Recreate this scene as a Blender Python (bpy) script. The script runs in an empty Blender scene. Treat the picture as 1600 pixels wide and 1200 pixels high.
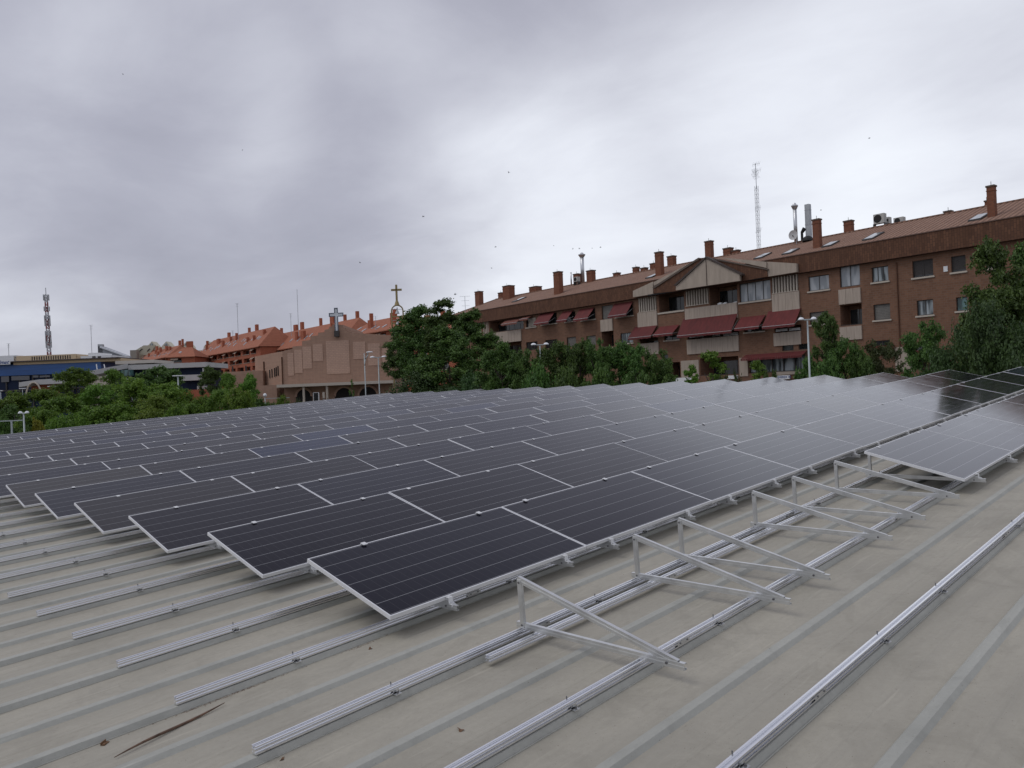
import bpy, math, random
from mathutils import Vector, Matrix, Euler, noise
R = math.radians
random.seed(7)
sc = bpy.context.scene
COL = sc.collection

# ------------------------------------------------------------------ camera
X_ = Vector((0.70436768, 0.02380085, -0.70943618))
Y_ = Vector((-0.70870266, -0.03285768, -0.70474174))
Z_ = Vector((-0.04008387, 0.99917661, -0.00627617))
FPX = 1217.04
CZ = 7.0
cam_d = bpy.data.cameras.new('camera')
cam = bpy.data.objects.new('camera', cam_d)
COL.objects.link(cam)
M3 = Matrix((X_, Y_, Z_))
cam.matrix_world = Matrix.Translation((0, 0, CZ)) @ M3.to_4x4()
cam_d.sensor_width = 36
cam_d.lens = FPX / 1600 * 36
cam_d.clip_start = 0.05
cam_d.clip_end = 6000
sc.camera = cam

# ------------------------------------------------------------------ sky
def V(*a): return Vector(a)
def ray(x, y):
    d = Vector((x - 800, 600 - y, -FPX))
    return Vector((d.dot(X_), d.dot(Y_), d.dot(Z_)))
w = bpy.data.worlds.new('World'); sc.world = w; w.use_nodes = True
nt = w.node_tree; N = nt.nodes; L = nt.links
for n in list(N): N.remove(n)
def node(nt, t, **k):
    n = nt.nodes.new(t)
    for a, b in k.items(): setattr(n, a, b)
    return n
def math_(nt, op, a, b=None, c=None, clamp=False):
    n = nt.nodes.new('ShaderNodeMath'); n.operation = op; n.use_clamp = clamp
    for i, q in enumerate((a, b, c)):
        if q is None: continue
        if isinstance(q, (int, float)): n.inputs[i].default_value = q
        else: nt.links.new(q, n.inputs[i])
    return n.outputs[0]
def mixc(nt, fac, a, b, mode='MIX'):
    n = nt.nodes.new('ShaderNodeMix'); n.data_type = 'RGBA'; n.blend_type = mode
    for i, q in ((0, fac), (6, a), (7, b)):
        if isinstance(q, (int, float)): n.inputs[i].default_value = q
        elif isinstance(q, tuple): n.inputs[i].default_value = (*q[:3], 1)
        else: nt.links.new(q, n.inputs[i])
    return n.outputs[2]
def ramp(nt, fac, stops):
    n = nt.nodes.new('ShaderNodeValToRGB')
    e = n.color_ramp.elements
    while len(e) < len(stops): e.new(0.5)
    for i, (p, c) in enumerate(stops):
        e[i].position = p; e[i].color = (*c, 1) if isinstance(c, tuple) else (c, c, c, 1)
    nt.links.new(fac, n.inputs[0])
    return n.outputs[0]
def noise_(nt, vec, scale, detail=4, rough=0.5, dist=0.0, w=None):
    n = nt.nodes.new('ShaderNodeTexNoise')
    n.inputs['Scale'].default_value = scale; n.inputs['Detail'].default_value = detail
    n.inputs['Roughness'].default_value = rough; n.inputs['Distortion'].default_value = dist
    if vec is not None: nt.links.new(vec, n.inputs['Vector'])
    return n.outputs[0]
def mapping(nt, vec, scale=(1, 1, 1), rot=(0, 0, 0), loc=(0, 0, 0)):
    n = nt.nodes.new('ShaderNodeMapping')
    n.inputs['Scale'].default_value = scale; n.inputs['Rotation'].default_value = rot; n.inputs['Location'].default_value = loc
    nt.links.new(vec, n.inputs['Vector'])
    return n.outputs[0]

SUN_AZ, SUN_EL = R(138), R(55)
sky = node(nt, 'ShaderNodeTexSky', sky_type='NISHITA', sun_disc=False)
sky.sun_elevation = SUN_EL; sky.sun_rotation = math.pi / 2 - SUN_AZ
geo = node(nt, 'ShaderNodeTexCoord')
dirv = geo.outputs['Generated']
sep = node(nt, 'ShaderNodeSeparateXYZ'); L.new(dirv, sep.inputs[0])
zz = math_(nt, 'ADD', math_(nt, 'MAXIMUM', sep.outputs[2], 0.0), 0.22)
cmb = node(nt, 'ShaderNodeCombineXYZ')
L.new(math_(nt, 'DIVIDE', sep.outputs[0], zz), cmb.inputs[0])
L.new(math_(nt, 'DIVIDE', sep.outputs[1], zz), cmb.inputs[1])
cv = mapping(nt, cmb.outputs[0], scale=(.8, .62, 1), rot=(0, 0, R(25)), loc=(3.1, 1.7, 0))
n1 = noise_(nt, cv, 0.9, 3, .45, 0.4)
n2 = noise_(nt, cv, 2.6, 7, .55, 0.5)
n3 = noise_(nt, cv, 7.0, 6, .6, 0.2)
def blob(x, y, w0, w1):
    d = ray(x, y).normalized() if y > -5000 else Vector((math.cos(R(x)) * math.cos(R(y + 9000)), math.sin(R(x)) * math.cos(R(y + 9000)), math.sin(R(y + 9000))))
    vm = node(nt, 'ShaderNodeVectorMath', operation='DOT_PRODUCT'); L.new(dirv, vm.inputs[0]); vm.inputs[1].default_value = d
    mr = node(nt, 'ShaderNodeMapRange', interpolation_type='SMOOTHERSTEP'); L.new(vm.outputs['Value'], mr.inputs[0])
    mr.inputs[1].default_value = math.cos(R(w0)); mr.inputs[2].default_value = math.cos(R(w1))
    return mr.outputs[0]
b = math_(nt, 'MULTIPLY_ADD', math_(nt, 'SUBTRACT', n1, .5), .30, .535)
b = math_(nt, 'MULTIPLY_ADD', math_(nt, 'SUBTRACT', n2, .5), .42, b)
b = math_(nt, 'MULTIPLY_ADD', math_(nt, 'SUBTRACT', n3, .5), .13, b)
for (x, y, w0, w1, a) in ((1480, 230, 22, 0, .20), (1100, 360, 20, 0, .16), (800, 390, 14, 0, .12), (270, 150, 11, 0, .17), (640, 150, 14, 0, .05),
                          (400, 330, 17, 0, -.20), (620, 300, 11, 0, -.11), (40, 110, 16, 2, -.20), (830, 20, 10, 0, -.10), (1130, 170, 11, 0, -.07),
                          (200, 470, 16, 0, -.08), (20, 380, 9, 0, .10), (1500, 140, 9, 0, .08), (1620, 60, 13, 0, -.14), (45, -8932, 55, 22, -.30), (1500, 420, 14, 0, .10)):
    b = math_(nt, 'MULTIPLY_ADD', blob(x, y, w0, w1), a, b)
cc = ramp(nt, b, [(0.0, (2.55, 2.55, 3.1)), (.30, (3.7, 3.72, 4.35)), (.52, (5.1, 5.18, 5.8)), (.78, (7.1, 7.3, 7.9)), (1.0, (8.2, 8.5, 9.0))])
# colour ramps clamp at 1: build as 0..1 then scale
cr = cc.node.color_ramp
for e in cr.elements: e.color = (e.color[0] / 10, e.color[1] / 10, e.color[2] / 10, 1)
cs = mixc(nt, 1.0, cc, (10, 10, 10), 'MULTIPLY')
fin = mixc(nt, .93, sky.outputs[0], cs)
bg = node(nt, 'ShaderNodeBackground'); L.new(fin, bg.inputs[0]); bg.inputs[1].default_value = 0.1
wo = node(nt, 'ShaderNodeOutputWorld'); L.new(bg.outputs[0], wo.inputs[0])

# ------------------------------------------------------------------ sun behind cloud
sd = bpy.data.lights.new('sun', 'SUN'); sd.energy = 0.65; sd.angle = R(32); sd.color = (1, .97, .92)
so = bpy.data.objects.new('sun', sd); COL.objects.link(so)
sdir = Vector((math.cos(SUN_AZ) * math.cos(SUN_EL), math.sin(SUN_AZ) * math.cos(SUN_EL), math.sin(SUN_EL)))
so.rotation_euler = (-sdir).to_track_quat('-Z', 'Y').to_euler()
so.location = (0, 0, 60)

sc.view_settings.view_transform = 'Standard'; sc.view_settings.look = 'None'
sc.view_settings.exposure = 0.27; sc.view_settings.gamma = 1
sc.render.engine = 'CYCLES'
sc.cycles.max_bounces = 6; sc.cycles.diffuse_bounces = 3; sc.cycles.glossy_bounces = 3

# ------------------------------------------------------------------ materials
def mat(name, col, rough=.6, metal=0.0, spec=.5, vary=0.0, vscale=3.0, bump=0.0, bscale=20.0, col2=None, coords='Object', stretch=(1, 1, 1), randobj=0.0):
    m = bpy.data.materials.new(name); m.use_nodes = True
    t = m.node_tree; p = t.nodes['Principled BSDF']
    p.inputs['Roughness'].default_value = rough; p.inputs['Metallic'].default_value = metal
    p.inputs['Specular IOR Level'].default_value = spec
    p.inputs['Base Color'].default_value = (*col, 1)
    tc = t.nodes.new('ShaderNodeTexCoord'); vec = mapping(t, tc.outputs[coords], scale=stretch)
    c = None
    if vary or col2:
        nn = noise_(t, vec, vscale, 6, .6)
        c2 = col2 if col2 else tuple(x * (1 - vary) for x in col)
        c = mixc(t, ramp(t, nn, [(.35, 0.0), (.68, 1.0)]), col, c2)
    if randobj:
        oi = t.nodes.new('ShaderNodeObjectInfo')
        h = t.nodes.new('ShaderNodeHueSaturation')
        if c is None: h.inputs['Color'].default_value = (*col, 1)
        else: t.links.new(c, h.inputs['Color'])
        t.links.new(math_(t, 'MULTIPLY_ADD', oi.outputs['Random'], randobj, 1 - randobj / 2), h.inputs['Value'])
        c = h.outputs[0]
    if c is not None: t.links.new(c, p.inputs['Base Color'])
    if bump:
        bn = t.nodes.new('ShaderNodeBump'); bn.inputs['Strength'].default_value = bump; bn.inputs['Distance'].default_value = .02
        t.links.new(noise_(t, vec, bscale, 5, .6), bn.inputs['Height']); t.links.new(bn.outputs[0], p.inputs['Normal'])
    return m
ALU = mat('aluminium', (.84, .85, .88), .24, .95)
ALU2 = mat('mill_aluminium', (.74, .75, .75), .36, .85, vary=.25, vscale=5)
CLAMP = mat('clamp_aluminium', (.66, .67, .68), .5, 0.0)
FRAME = mat('panel_frame_aluminium', (.74, .75, .77), .4, .25)
STEEL = mat('galvanised_steel', (.42, .44, .46), .5, .6, vary=.2)
BOLT = mat('bolt_steel', (.2, .2, .21), .4, .9)
BLACK = mat('black_rubber', (.015, .015, .016), .7)

def roof_mat(name, c1, c2, c3, rough):
    m = bpy.data.materials.new(name); m.use_nodes = True
    t = m.node_tree; p = t.nodes['Principled BSDF']
    tc = t.nodes.new('ShaderNodeTexCoord'); o = tc.outputs['Object']
    big = noise_(t, mapping(t, o, scale=(.5, 1.2, 1)), 1.1, 6, .6, .6)
    strk = noise_(t, mapping(t, o, scale=(.12, 3.0, 1)), 5, 6, .6)
    fine = noise_(t, o, 26, 6, .7)
    spk = noise_(t, o, 90, 2, .5)
    c = mixc(t, ramp(t, big, [(.3, 0.0), (.7, 1.0)]), c1, c2)
    c = mixc(t, math_(t, 'MULTIPLY', ramp(t, strk, [(.42, 0.0), (.72, 1.0)]), .30), c, c3)
    c = mixc(t, ramp(t, fine, [(.35, .28), (.6, 0.0)]), c, tuple(x * .7 for x in c1))
    blot = noise_(t, mapping(t, o, scale=(.8, 1.0, 1), loc=(3, 9, 0)), 2.6, 7, .68, .8)
    c = mixc(t, ramp(t, blot, [(.50, 0.0), (.62, .42), (.70, .30)]), c, tuple(x * .66 for x in c1))
    drip = noise_(t, mapping(t, o, scale=(.5, 9.0, 1), loc=(1, 4, 0)), 2.2, 5, .6)
    c = mixc(t, ramp(t, drip, [(.60, 0.0), (.70, .30)]), c, tuple(min(1, x * 1.28) for x in c1))
    c = mixc(t, ramp(t, spk, [(.70, 0.0), (.76, .55)]), c, (.09, .075, .055))
    pale = noise_(t, mapping(t, o, loc=(7, 3, 0)), 60, 2, .5)
    c = mixc(t, ramp(t, pale, [(.73, 0.0), (.78, .4)]), c, (.5, .48, .44))
    t.links.new(c, p.inputs['Base Color'])
    t.links.new(math_(t, 'MULTIPLY_ADD', big, .25, rough - .12), p.inputs['Roughness'])
    p.inputs['Specular IOR Level'].default_value = .35
    bn = t.nodes.new('ShaderNodeBump'); bn.inputs['Strength'].default_value = .35; bn.inputs['Distance'].default_value = .01
    h = math_(t, 'MULTIPLY_ADD', noise_(t, mapping(t, o, scale=(.6, 2, 1)), 3, 4, .5), 3.0, fine)
    t.links.new(h, bn.inputs['Height']); t.links.new(bn.outputs[0], p.inputs['Normal'])
    return m
PAN = roof_mat('dusty_painted_sheet', (.395, .370, .308), (.32, .302, .256), (.265, .252, .218), .66)
RIB = roof_mat('rib_painted_sheet', (.40, .402, .365), (.34, .342, .312), (.28, .283, .26), .62)

def glass_cells():
    m = bpy.data.materials.new('solar_cells_under_glass'); m.use_nodes = True
    t = m.node_tree; p = t.nodes['Principled BSDF']
    tc = t.nodes.new('ShaderNodeTexCoord'); s = t.nodes.new('ShaderNodeSeparateXYZ'); t.links.new(tc.outputs['Object'], s.inputs[0])
    oi = t.nodes.new('ShaderNodeObjectInfo')
    base = ramp(t, oi.outputs['Random'], [(0.0, (.0045, .0035, .0085)), (.36, (.006, .0045, .009)), (.58, (.012, .009, .009)), (.74, (.006, .006, .014)), (.86, (.026, .021, .015)), (.93, (.010, .010, .020)), (1.0, (.012, .018, .048))])
    # five gaps between six cell columns
    yy = math_(t, 'DIVIDE', math_(t, 'SUBTRACT', s.outputs[1], .022), .1817)
    fy = math_(t, 'ABSOLUTE', math_(t, 'SUBTRACT', math_(t, 'FRACT', math_(t, 'ADD', yy, .5)), .5))
    ly = math_(t, 'LESS_THAN', fy, .0125)
    xx = math_(t, 'DIVIDE', math_(t, 'SUBTRACT', s.outputs[0], .03), .0905)
    fx = math_(t, 'ABSOLUTE', math_(t, 'SUBTRACT', math_(t, 'FRACT', math_(t, 'ADD', xx, .5)), .5))
    lx = math_(t, 'LESS_THAN', fx, .022)
    y3 = math_(t, 'MULTIPLY', yy, 9.0)
    fb = math_(t, 'ABSOLUTE', math_(t, 'SUBTRACT', math_(t, 'FRACT', math_(t, 'ADD', y3, .5)), .5))
    lb = math_(t, 'LESS_THAN', fb, .05)
    mid = math_(t, 'LESS_THAN', math_(t, 'ABSOLUTE', math_(t, 'SUBTRACT', s.outputs[0], 1.11)), .006)
    c = mixc(t, math_(t, 'MULTIPLY', lb, .35), base, (.03, .03, .036))
    c = mixc(t, math_(t, 'MULTIPLY', lx, .6), c, (.05, .048, .055))
    c = mixc(t, ly, c, (.26, .265, .28))
    t.links.new(c, p.inputs['Base Color'])
    dn = noise_(t, mapping(t, tc.outputs['Object'], scale=(1, 2.2, 1)), 2.0, 5, .6)
    t.links.new(math_(t, 'MULTIPLY_ADD', dn, .10, .05), p.inputs['Roughness'])
    rough = p.inputs['Roughness'].links[0].from_socket
    gl = t.nodes.new('ShaderNodeBsdfGlossy'); t.links.new(rough, gl.inputs['Roughness']); gl.inputs['Color'].default_value = (.93, .94, .97, 1)
    p.inputs['Specular IOR Level'].default_value = 0.0
    t.links.new(c, p.inputs['Base Color'])
    lw = t.nodes.new('ShaderNodeLayerWeight'); lw.inputs['Blend'].default_value = .5     # anti-reflective glass: almost no reflection until the view grazes it
    fr = math_(t, 'MULTIPLY_ADD', math_(t, 'POWER', lw.outputs['Facing'], 4.7), 1.0, .003)
    mx = t.nodes.new('ShaderNodeMixShader'); t.links.new(fr, mx.inputs[0]); t.links.new(p.outputs[0], mx.inputs[1]); t.links.new(gl.outputs[0], mx.inputs[2])
    t.links.new(mx.outputs[0], t.nodes['Material Output'].inputs[0])
    return m
CELLS = glass_cells()

def brick(name, c1, c2, mort, scale, vertical=0.0, streak=.35, w=.5, h=.25):
    m = bpy.data.materials.new(name); m.use_nodes = True
    t = m.node_tree; p = t.nodes['Principled BSDF']; p.inputs['Roughness'].default_value = .85; p.inputs['Specular IOR Level'].default_value = .2
    tc = t.nodes.new('ShaderNodeTexCoord'); s = t.nodes.new('ShaderNodeSeparateXYZ'); t.links.new(tc.outputs['Object'], s.inputs[0])
    cb = t.nodes.new('ShaderNodeCombineXYZ')
    xa = math_(t, 'ADD', s.outputs[0], s.outputs[1])
    t.links.new(s.outputs[2] if vertical else xa, cb.inputs[0]); t.links.new(xa if vertical else s.outputs[2], cb.inputs[1])
    b = t.nodes.new('ShaderNodeTexBrick'); t.links.new(cb.outputs[0], b.inputs['Vector'])
    b.inputs['Color1'].default_value = (*c1, 1); b.inputs['Color2'].default_value = (*c2, 1); b.inputs['Mortar'].default_value = (*mort, 1)
    b.inputs['Scale'].default_value = scale; b.inputs['Mortar Size'].default_value = .02; b.inputs['Bias'].default_value = -.1
    b.inputs['Brick Width'].default_value = w; b.inputs['Row Height'].default_value = h
    nn = noise_(t, mapping(t, tc.outputs['Object'], scale=(2.2, 2.2, .3)), 1.3, 6, .65)
    c = mixc(t, math_(t, 'MULTIPLY', ramp(t, nn, [(.38, 0.0), (.72, 1.0)]), streak), b.outputs['Color'], tuple(x * .45 for x in c1))
    n2 = noise_(t, tc.outputs['Object'], .35, 4, .6)
    c = mixc(t, math_(t, 'MULTIPLY', n2, .35), c, tuple(min(1, x * 1.5) for x in c2))
    t.links.new(c, p.inputs['Base Color'])
    return m
BRICK = brick('dark_orange_brick', (.205, .108, .068), (.14, .074, .047), (.17, .125, .10), 1.4)
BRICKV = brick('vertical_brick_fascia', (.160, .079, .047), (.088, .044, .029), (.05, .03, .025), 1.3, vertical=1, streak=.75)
CHB = brick('chimney_brick', (.215, .085, .05), (.155, .060, .036), (.13, .09, .07), 1.8)
CHURCHB = brick('church_brown_brick', (.36, .225, .165), (.30, .19, .14), (.32, .23, .18), 1.2, streak=.3)
CHURCHP = brick('church_pale_brick', (.47, .315, .24), (.41, .275, .21), (.30, .2, .17), 1.2, streak=.2)
ORB = brick('orange_brick', (.36, .115, .062), (.30, .09, .052), (.22, .1, .07), .8, streak=.25)
CREAM = mat('cream_render', (.40, .335, .275), .85, vary=.22, vscale=1.2, stretch=(2, 2, .4))
BOARD = mat('cream_boarded_panel', (.42, .35, .29), .8, vary=.25, vscale=2.5, stretch=(5, 5, .3))
SILL = mat('pale_sill', (.45, .40, .34), .8)
AWN = mat('red_awning_cloth', (.13, .018, .018), .8, vary=.35, vscale=1.2, stretch=(3, 1, 1), randobj=.25)
AWNB = mat('brown_awning_cloth', (.16, .055, .04), .8)
AWNP = mat('pale_awning_cloth', (.52, .40, .32), .8)
WINF = mat('dark_window_frame', (.035, .03, .028), .5)
WINW = mat('light_window_frame', (.5, .5, .5), .5)
ROLL = mat('grey_roller_shutter', (.16, .15, .135), .6, vary=.2, vscale=2)
ROLLD = mat('dark_roller_shutter', (.03, .024, .022), .6)
DARK = mat('dark_interior', (.012, .011, .012), .8)
METP = mat('metal_flue', (.55, .56, .58), .35, .9)
ACM = mat('air_conditioner_case', (.42, .42, .40), .6, vary=.1)
WHITE = mat('white_paint', (.7, .71, .72), .5, vary=.08)
BLUE = mat('blue_cladding', (.022, .10, .32), .35, vary=.35, vscale=.5, stretch=(.2, 1, 3))
NAVY = mat('dark_blue_glass', (.010, .018, .045), .5, spec=.15)
GREYB = mat('grey_concrete_band', (.44, .44, .44), .8, vary=.12, vscale=.6)
CREAMY = mat('pale_yellow_render', (.60, .47, .31), .85, vary=.15)
CREAMW = mat('cream_house_render', (.56, .53, .43), .85, vary=.1)
GOLD = mat('gilded_metal', (.26, .20, .09), .5, .4)
POLE = mat('lamp_post_paint', (.36, .40, .41), .5, .3)
LAMPH = mat('lamp_head', (.75, .77, .8), .4)
WOOD = mat('dry_wood', (.16, .095, .065), .85, vary=.5, vscale=12)
LEAFD = mat('dry_leaf', (.17, .09, .045), .8, vary=.4, vscale=20)
ASPH = mat('asphalt', (.05, .05, .052), .9, vary=.3, vscale=.5)
PAVE = mat('pavement', (.22, .21, .2), .9, vary=.2, vscale=.8)
TRUNK = mat('bark', (.07, .055, .042), .9, vary=.4, vscale=4)
SIGNB = mat('blue_lettering', (.02, .06, .22), .6)

def window_glass(name, pale, dark, rough=.08):
    m = bpy.data.materials.new(name); m.use_nodes = True
    t = m.node_tree; p = t.nodes['Principled BSDF']; p.inputs['Roughness'].default_value = rough
    tc = t.nodes.new('ShaderNodeTexCoord')
    nn = noise_(t, mapping(t, tc.outputs['Object'], scale=(2.4, 1, .5)), 1.0, 2, .4)
    t.links.new(mixc(t, ramp(t, nn, [(.42, 0.0), (.56, 1.0)]), pale, dark), p.inputs['Base Color'])
    return m
GLP = window_glass('curtained_glass', (.36, .38, .40), (.22, .24, .26))
GLM = window_glass('mixed_glass', (.30, .34, .36), (.03, .04, .045))
GLD = window_glass('dark_glass', (.03, .034, .036), (.012, .014, .015))
GLT = window_glass('teal_glass', (.10, .20, .20), (.02, .05, .05))

def tiles(name, c1, c2, sx, k=1.0):
    m = bpy.data.materials.new(name); m.use_nodes = True
    t = m.node_tree; p = t.nodes['Principled BSDF']; p.inputs['Roughness'].default_value = .85; p.inputs['Specular IOR Level'].default_value = .2
    tc = t.nodes.new('ShaderNodeTexCoord'); o = tc.outputs['Object']
    s = t.nodes.new('ShaderNodeSeparateXYZ'); t.links.new(o, s.inputs[0])
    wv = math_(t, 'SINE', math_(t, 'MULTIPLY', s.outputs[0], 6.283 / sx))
    nn = noise_(t, o, 1.0, 6, .7); n2 = noise_(t, o, 6, 3, .6)
    c = mixc(t, ramp(t, n2, [(.35, 0.0), (.65, 1.0)]), c1, c2)
    c = mixc(t, math_(t, 'MULTIPLY', ramp(t, nn, [(.45, 0.0), (.7, 1.0)]), .4), c, tuple(x * .55 for x in c1))
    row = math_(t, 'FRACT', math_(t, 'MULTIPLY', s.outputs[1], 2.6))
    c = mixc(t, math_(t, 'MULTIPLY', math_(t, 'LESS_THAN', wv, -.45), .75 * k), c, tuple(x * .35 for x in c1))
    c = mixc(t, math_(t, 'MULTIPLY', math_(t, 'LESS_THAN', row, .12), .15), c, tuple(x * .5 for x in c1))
    t.links.new(c, p.inputs['Base Color'])
    bn = t.nodes.new('ShaderNodeBump'); bn.inputs['Strength'].default_value = .7 * k; bn.inputs['Distance'].default_value = .05
    t.links.new(math_(t, 'MULTIPLY_ADD', wv, 1.0, row), bn.inputs['Height']); t.links.new(bn.outputs[0], p.inputs['Normal'])
    return m
TILE = tiles('terracotta_tiles', (.34, .205, .15), (.235, .145, .11), .42)
TILEO = tiles('orange_terracotta_tiles', (.38, .15, .09), (.30, .115, .075), .6, .12)

def leafmat(name, c1, c2, trans=.25):
    m = bpy.data.materials.new(name); m.use_nodes = True
    t = m.node_tree; p = t.nodes['Principled BSDF']; p.inputs['Roughness'].default_value = .5; p.inputs['Specular IOR Level'].default_value = .4
    tc = t.nodes.new('ShaderNodeTexCoord'); o = tc.outputs['Object']
    oi = t.nodes.new('ShaderNodeObjectInfo')
    nn = noise_(t, o, 5.0, 3, .6); n2 = noise_(t, o, 40.0, 2, .5)
    f = math_(t, 'ADD', math_(t, 'MULTIPLY', nn, .6), math_(t, 'MULTIPLY', n2, .5))
    c = mixc(t, ramp(t, f, [(.40, 0.0), (.72, 1.0)]), c1, c2)
    h = t.nodes.new('ShaderNodeHueSaturation'); t.links.new(c, h.inputs['Color'])
    t.links.new(math_(t, 'MULTIPLY_ADD', oi.outputs['Random'], .4, .8), h.inputs['Value'])
    t.links.new(math_(t, 'MULTIPLY_ADD', oi.outputs['Random'], .03, .485), h.inputs['Hue'])
    t.links.new(h.outputs[0], p.inputs['Base Color'])
    tr = t.nodes.new('ShaderNodeBsdfTranslucent'); t.links.new(h.outputs[0], tr.inputs[0])
    mx = t.nodes.new('ShaderNodeMixShader'); mx.inputs[0].default_value = trans
    t.links.new(p.outputs[0], mx.inputs[1]); t.links.new(tr.outputs[0], mx.inputs[2])
    t.links.new(mx.outputs[0], t.nodes['Material Output'].inputs[0])
    return m
LF_DARK = leafmat('dark_plane_leaves', (.024, .062, .012), (.125, .215, .042))
LF_MID = leafmat('green_leaves', (.045, .115, .012), (.18, .30, .038))
LF_PALE = leafmat('yellow_green_leaves', (.06, .125, .014), (.22, .31, .042))
LF_BRN = leafmat('russet_leaves', (.035, .055, .018), (.095, .12, .035))
LF_YEL = leafmat('yellow_blossom_leaves', (.10, .13, .015), (.34, .33, .03))
LF_NEED = leafmat('conifer_needles', (.018, .048, .012), (.07, .128, .03), .15)

# ------------------------------------------------------------------ mesh helpers
class MB:
    def __init__(s): s.v = []; s.f = []; s.m = []
    def add(s, vs, fs, mi=0):
        k = len(s.v); s.v += [tuple(p) for p in vs]; s.f += [tuple(i + k for i in f) for f in fs]; s.m += [mi] * len(fs); return s
    def box(s, x0, x1, y0, y1, z0, z1, mi=0):
        return s.add([(x0, y0, z0), (x1, y0, z0), (x1, y1, z0), (x0, y1, z0), (x0, y0, z1), (x1, y0, z1), (x1, y1, z1), (x0, y1, z1)],
                     [(0, 3, 2, 1), (4, 5, 6, 7), (0, 1, 5, 4), (1, 2, 6, 5), (2, 3, 7, 6), (3, 0, 4, 7)], mi)
    def bar(s, p0, p1, w, h, up=(0, 0, 1), mi=0, top=False):
        p0 = Vector(p0); p1 = Vector(p1); d = (p1 - p0).normalized(); sd = d.cross(Vector(up)).normalized(); u = sd.cross(d)
        o = u * (-h if top else -h / 2); q = u * (0 if top else h / 2)
        vs = []
        for p in (p0, p1): vs += [p - sd * w / 2 + o, p + sd * w / 2 + o, p + sd * w / 2 + q, p - sd * w / 2 + q]
        return s.add(vs, [(3, 2, 1, 0), (4, 5, 6, 7), (0, 1, 5, 4), (1, 2, 6, 5), (2, 3, 7, 6), (3, 0, 4, 7)], mi)
    def tube(s, p0, p1, r, n=10, r2=None, mi=0, caps=True):
        p0 = Vector(p0); p1 = Vector(p1); d = (p1 - p0).normalized(); a = d.orthogonal().normalized(); b = d.cross(a); r2 = r if r2 is None else r2
        vs = []
        for i in range(n):
            t = 2 * math.pi * i / n; e = a * math.cos(t) + b * math.sin(t); vs += [p0 + e * r, p1 + e * r2]
        fs = [(2 * i, 2 * ((i + 1) % n), 2 * ((i + 1) % n) + 1, 2 * i + 1) for i in range(n)]
        if caps: fs += [tuple(2 * i for i in range(n))[::-1], tuple(2 * i + 1 for i in range(n))]
        return s.add(vs, fs, mi)
    def path(s, pts, r, n=8, mi=0):
        for i in range(len(pts) - 1):
            s.tube(pts[i], pts[i + 1], r if not isinstance(r, (list, tuple)) else r[i], n, None if not isinstance(r, (list, tuple)) else r[i + 1], mi)
        return s
    def prism(s, poly, y0, y1, mi=0):      # poly in (x, z), extruded along y
        n = len(poly)
        vs = [(x, y0, z) for x, z in poly] + [(x, y1, z) for x, z in poly]
        return s.add(vs, [tuple(range(n)), tuple(range(2 * n - 1, n - 1, -1))] + [(i, i + n, (i + 1) % n + n, (i + 1) % n) for i in range(n)], mi)
    def extr(s, prof, x0, x1, mi=0, closed=True):   # profile in (y, z), extruded along x
        n = len(prof)
        vs = [(x0, y, z) for y, z in prof] + [(x1, y, z) for y, z in prof]
        k = n if closed else n - 1
        fs = [(i, (i + 1) % n, (i + 1) % n + n, i + n) for i in range(k)]
        if closed: fs += [tuple(range(n))[::-1], tuple(range(n, 2 * n))]
        return s.add(vs, fs, mi)
    def dome(s, c, rx, ry, rz, n=12, k=5, mi=0, full=False):
        vs = []; lo = -math.pi / 2 if full else 0
        for j in range(k + 1):
            ph = lo + (math.pi / 2 - lo) * j / k
            for i in range(n):
                t = 2 * math.pi * i / n
                vs.append((c[0] + rx * math.cos(ph) * math.cos(t), c[1] + ry * math.cos(ph) * math.sin(t), c[2] + rz * math.sin(ph)))
        fs = [(j * n + i, j * n + (i + 1) % n, (j + 1) * n + (i + 1) % n, (j + 1) * n + i) for j in range(k) for i in range(n)]
        fs.append(tuple(range(n))[::-1])
        return s.add(vs, fs, mi)
    def mesh(s, name, mats, smooth=False):
        me = bpy.data.meshes.new(name); me.from_pydata(s.v, [], s.f)
        for m in (mats if isinstance(mats, (list, tuple)) else [mats]): me.materials.append(m)
        me.polygons.foreach_set('material_index', s.m)
        if smooth: me.polygons.foreach_set('use_smooth', [True] * len(s.f))
        me.update(); return me
    def build(s, name, mats, parent=None, smooth=False):
        o = bpy.data.objects.new(name, s.mesh(name, mats, smooth)); COL.objects.link(o)
        if parent is not None: o.parent = parent
        return o
def tag(o, label=None, cat=None, group=None, kind=None):
    if label: o['label'] = label
    if cat: o['category'] = cat
    if group: o['group'] = group
    if kind: o['kind'] = kind
    return o
def empty(name, loc=(0, 0, 0), rot=None, label=None, cat=None, group=None):
    o = bpy.data.objects.new(name, None); o.empty_display_size = .2; COL.objects.link(o); o.location = loc
    if rot is not None: o.rotation_euler = rot
    return tag(o, label, cat, group)
def copy_tree(o, parent=None):
    c = o.copy(); COL.objects.link(c)
    if parent is not None: c.parent = parent
    for ch in list(o.children): copy_tree(ch, c)
    return c
ORD = ['first', 'second', 'third', 'fourth', 'fifth', 'sixth', 'seventh', 'eighth', 'ninth', 'tenth', 'eleventh', 'twelfth', 'thirteenth', 'fourteenth', 'fifteenth', 'sixteenth', 'seventeenth', 'eighteenth', 'nineteenth', 'twentieth'] + \
      ['twenty-' + q for q in ('first', 'second', 'third', 'fourth', 'fifth', 'sixth', 'seventh', 'eighth', 'ninth')] + ['thirtieth'] + ['thirty-' + q for q in ('first', 'second', 'third', 'fourth', 'fifth', 'sixth', 'seventh', 'eighth')]

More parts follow.
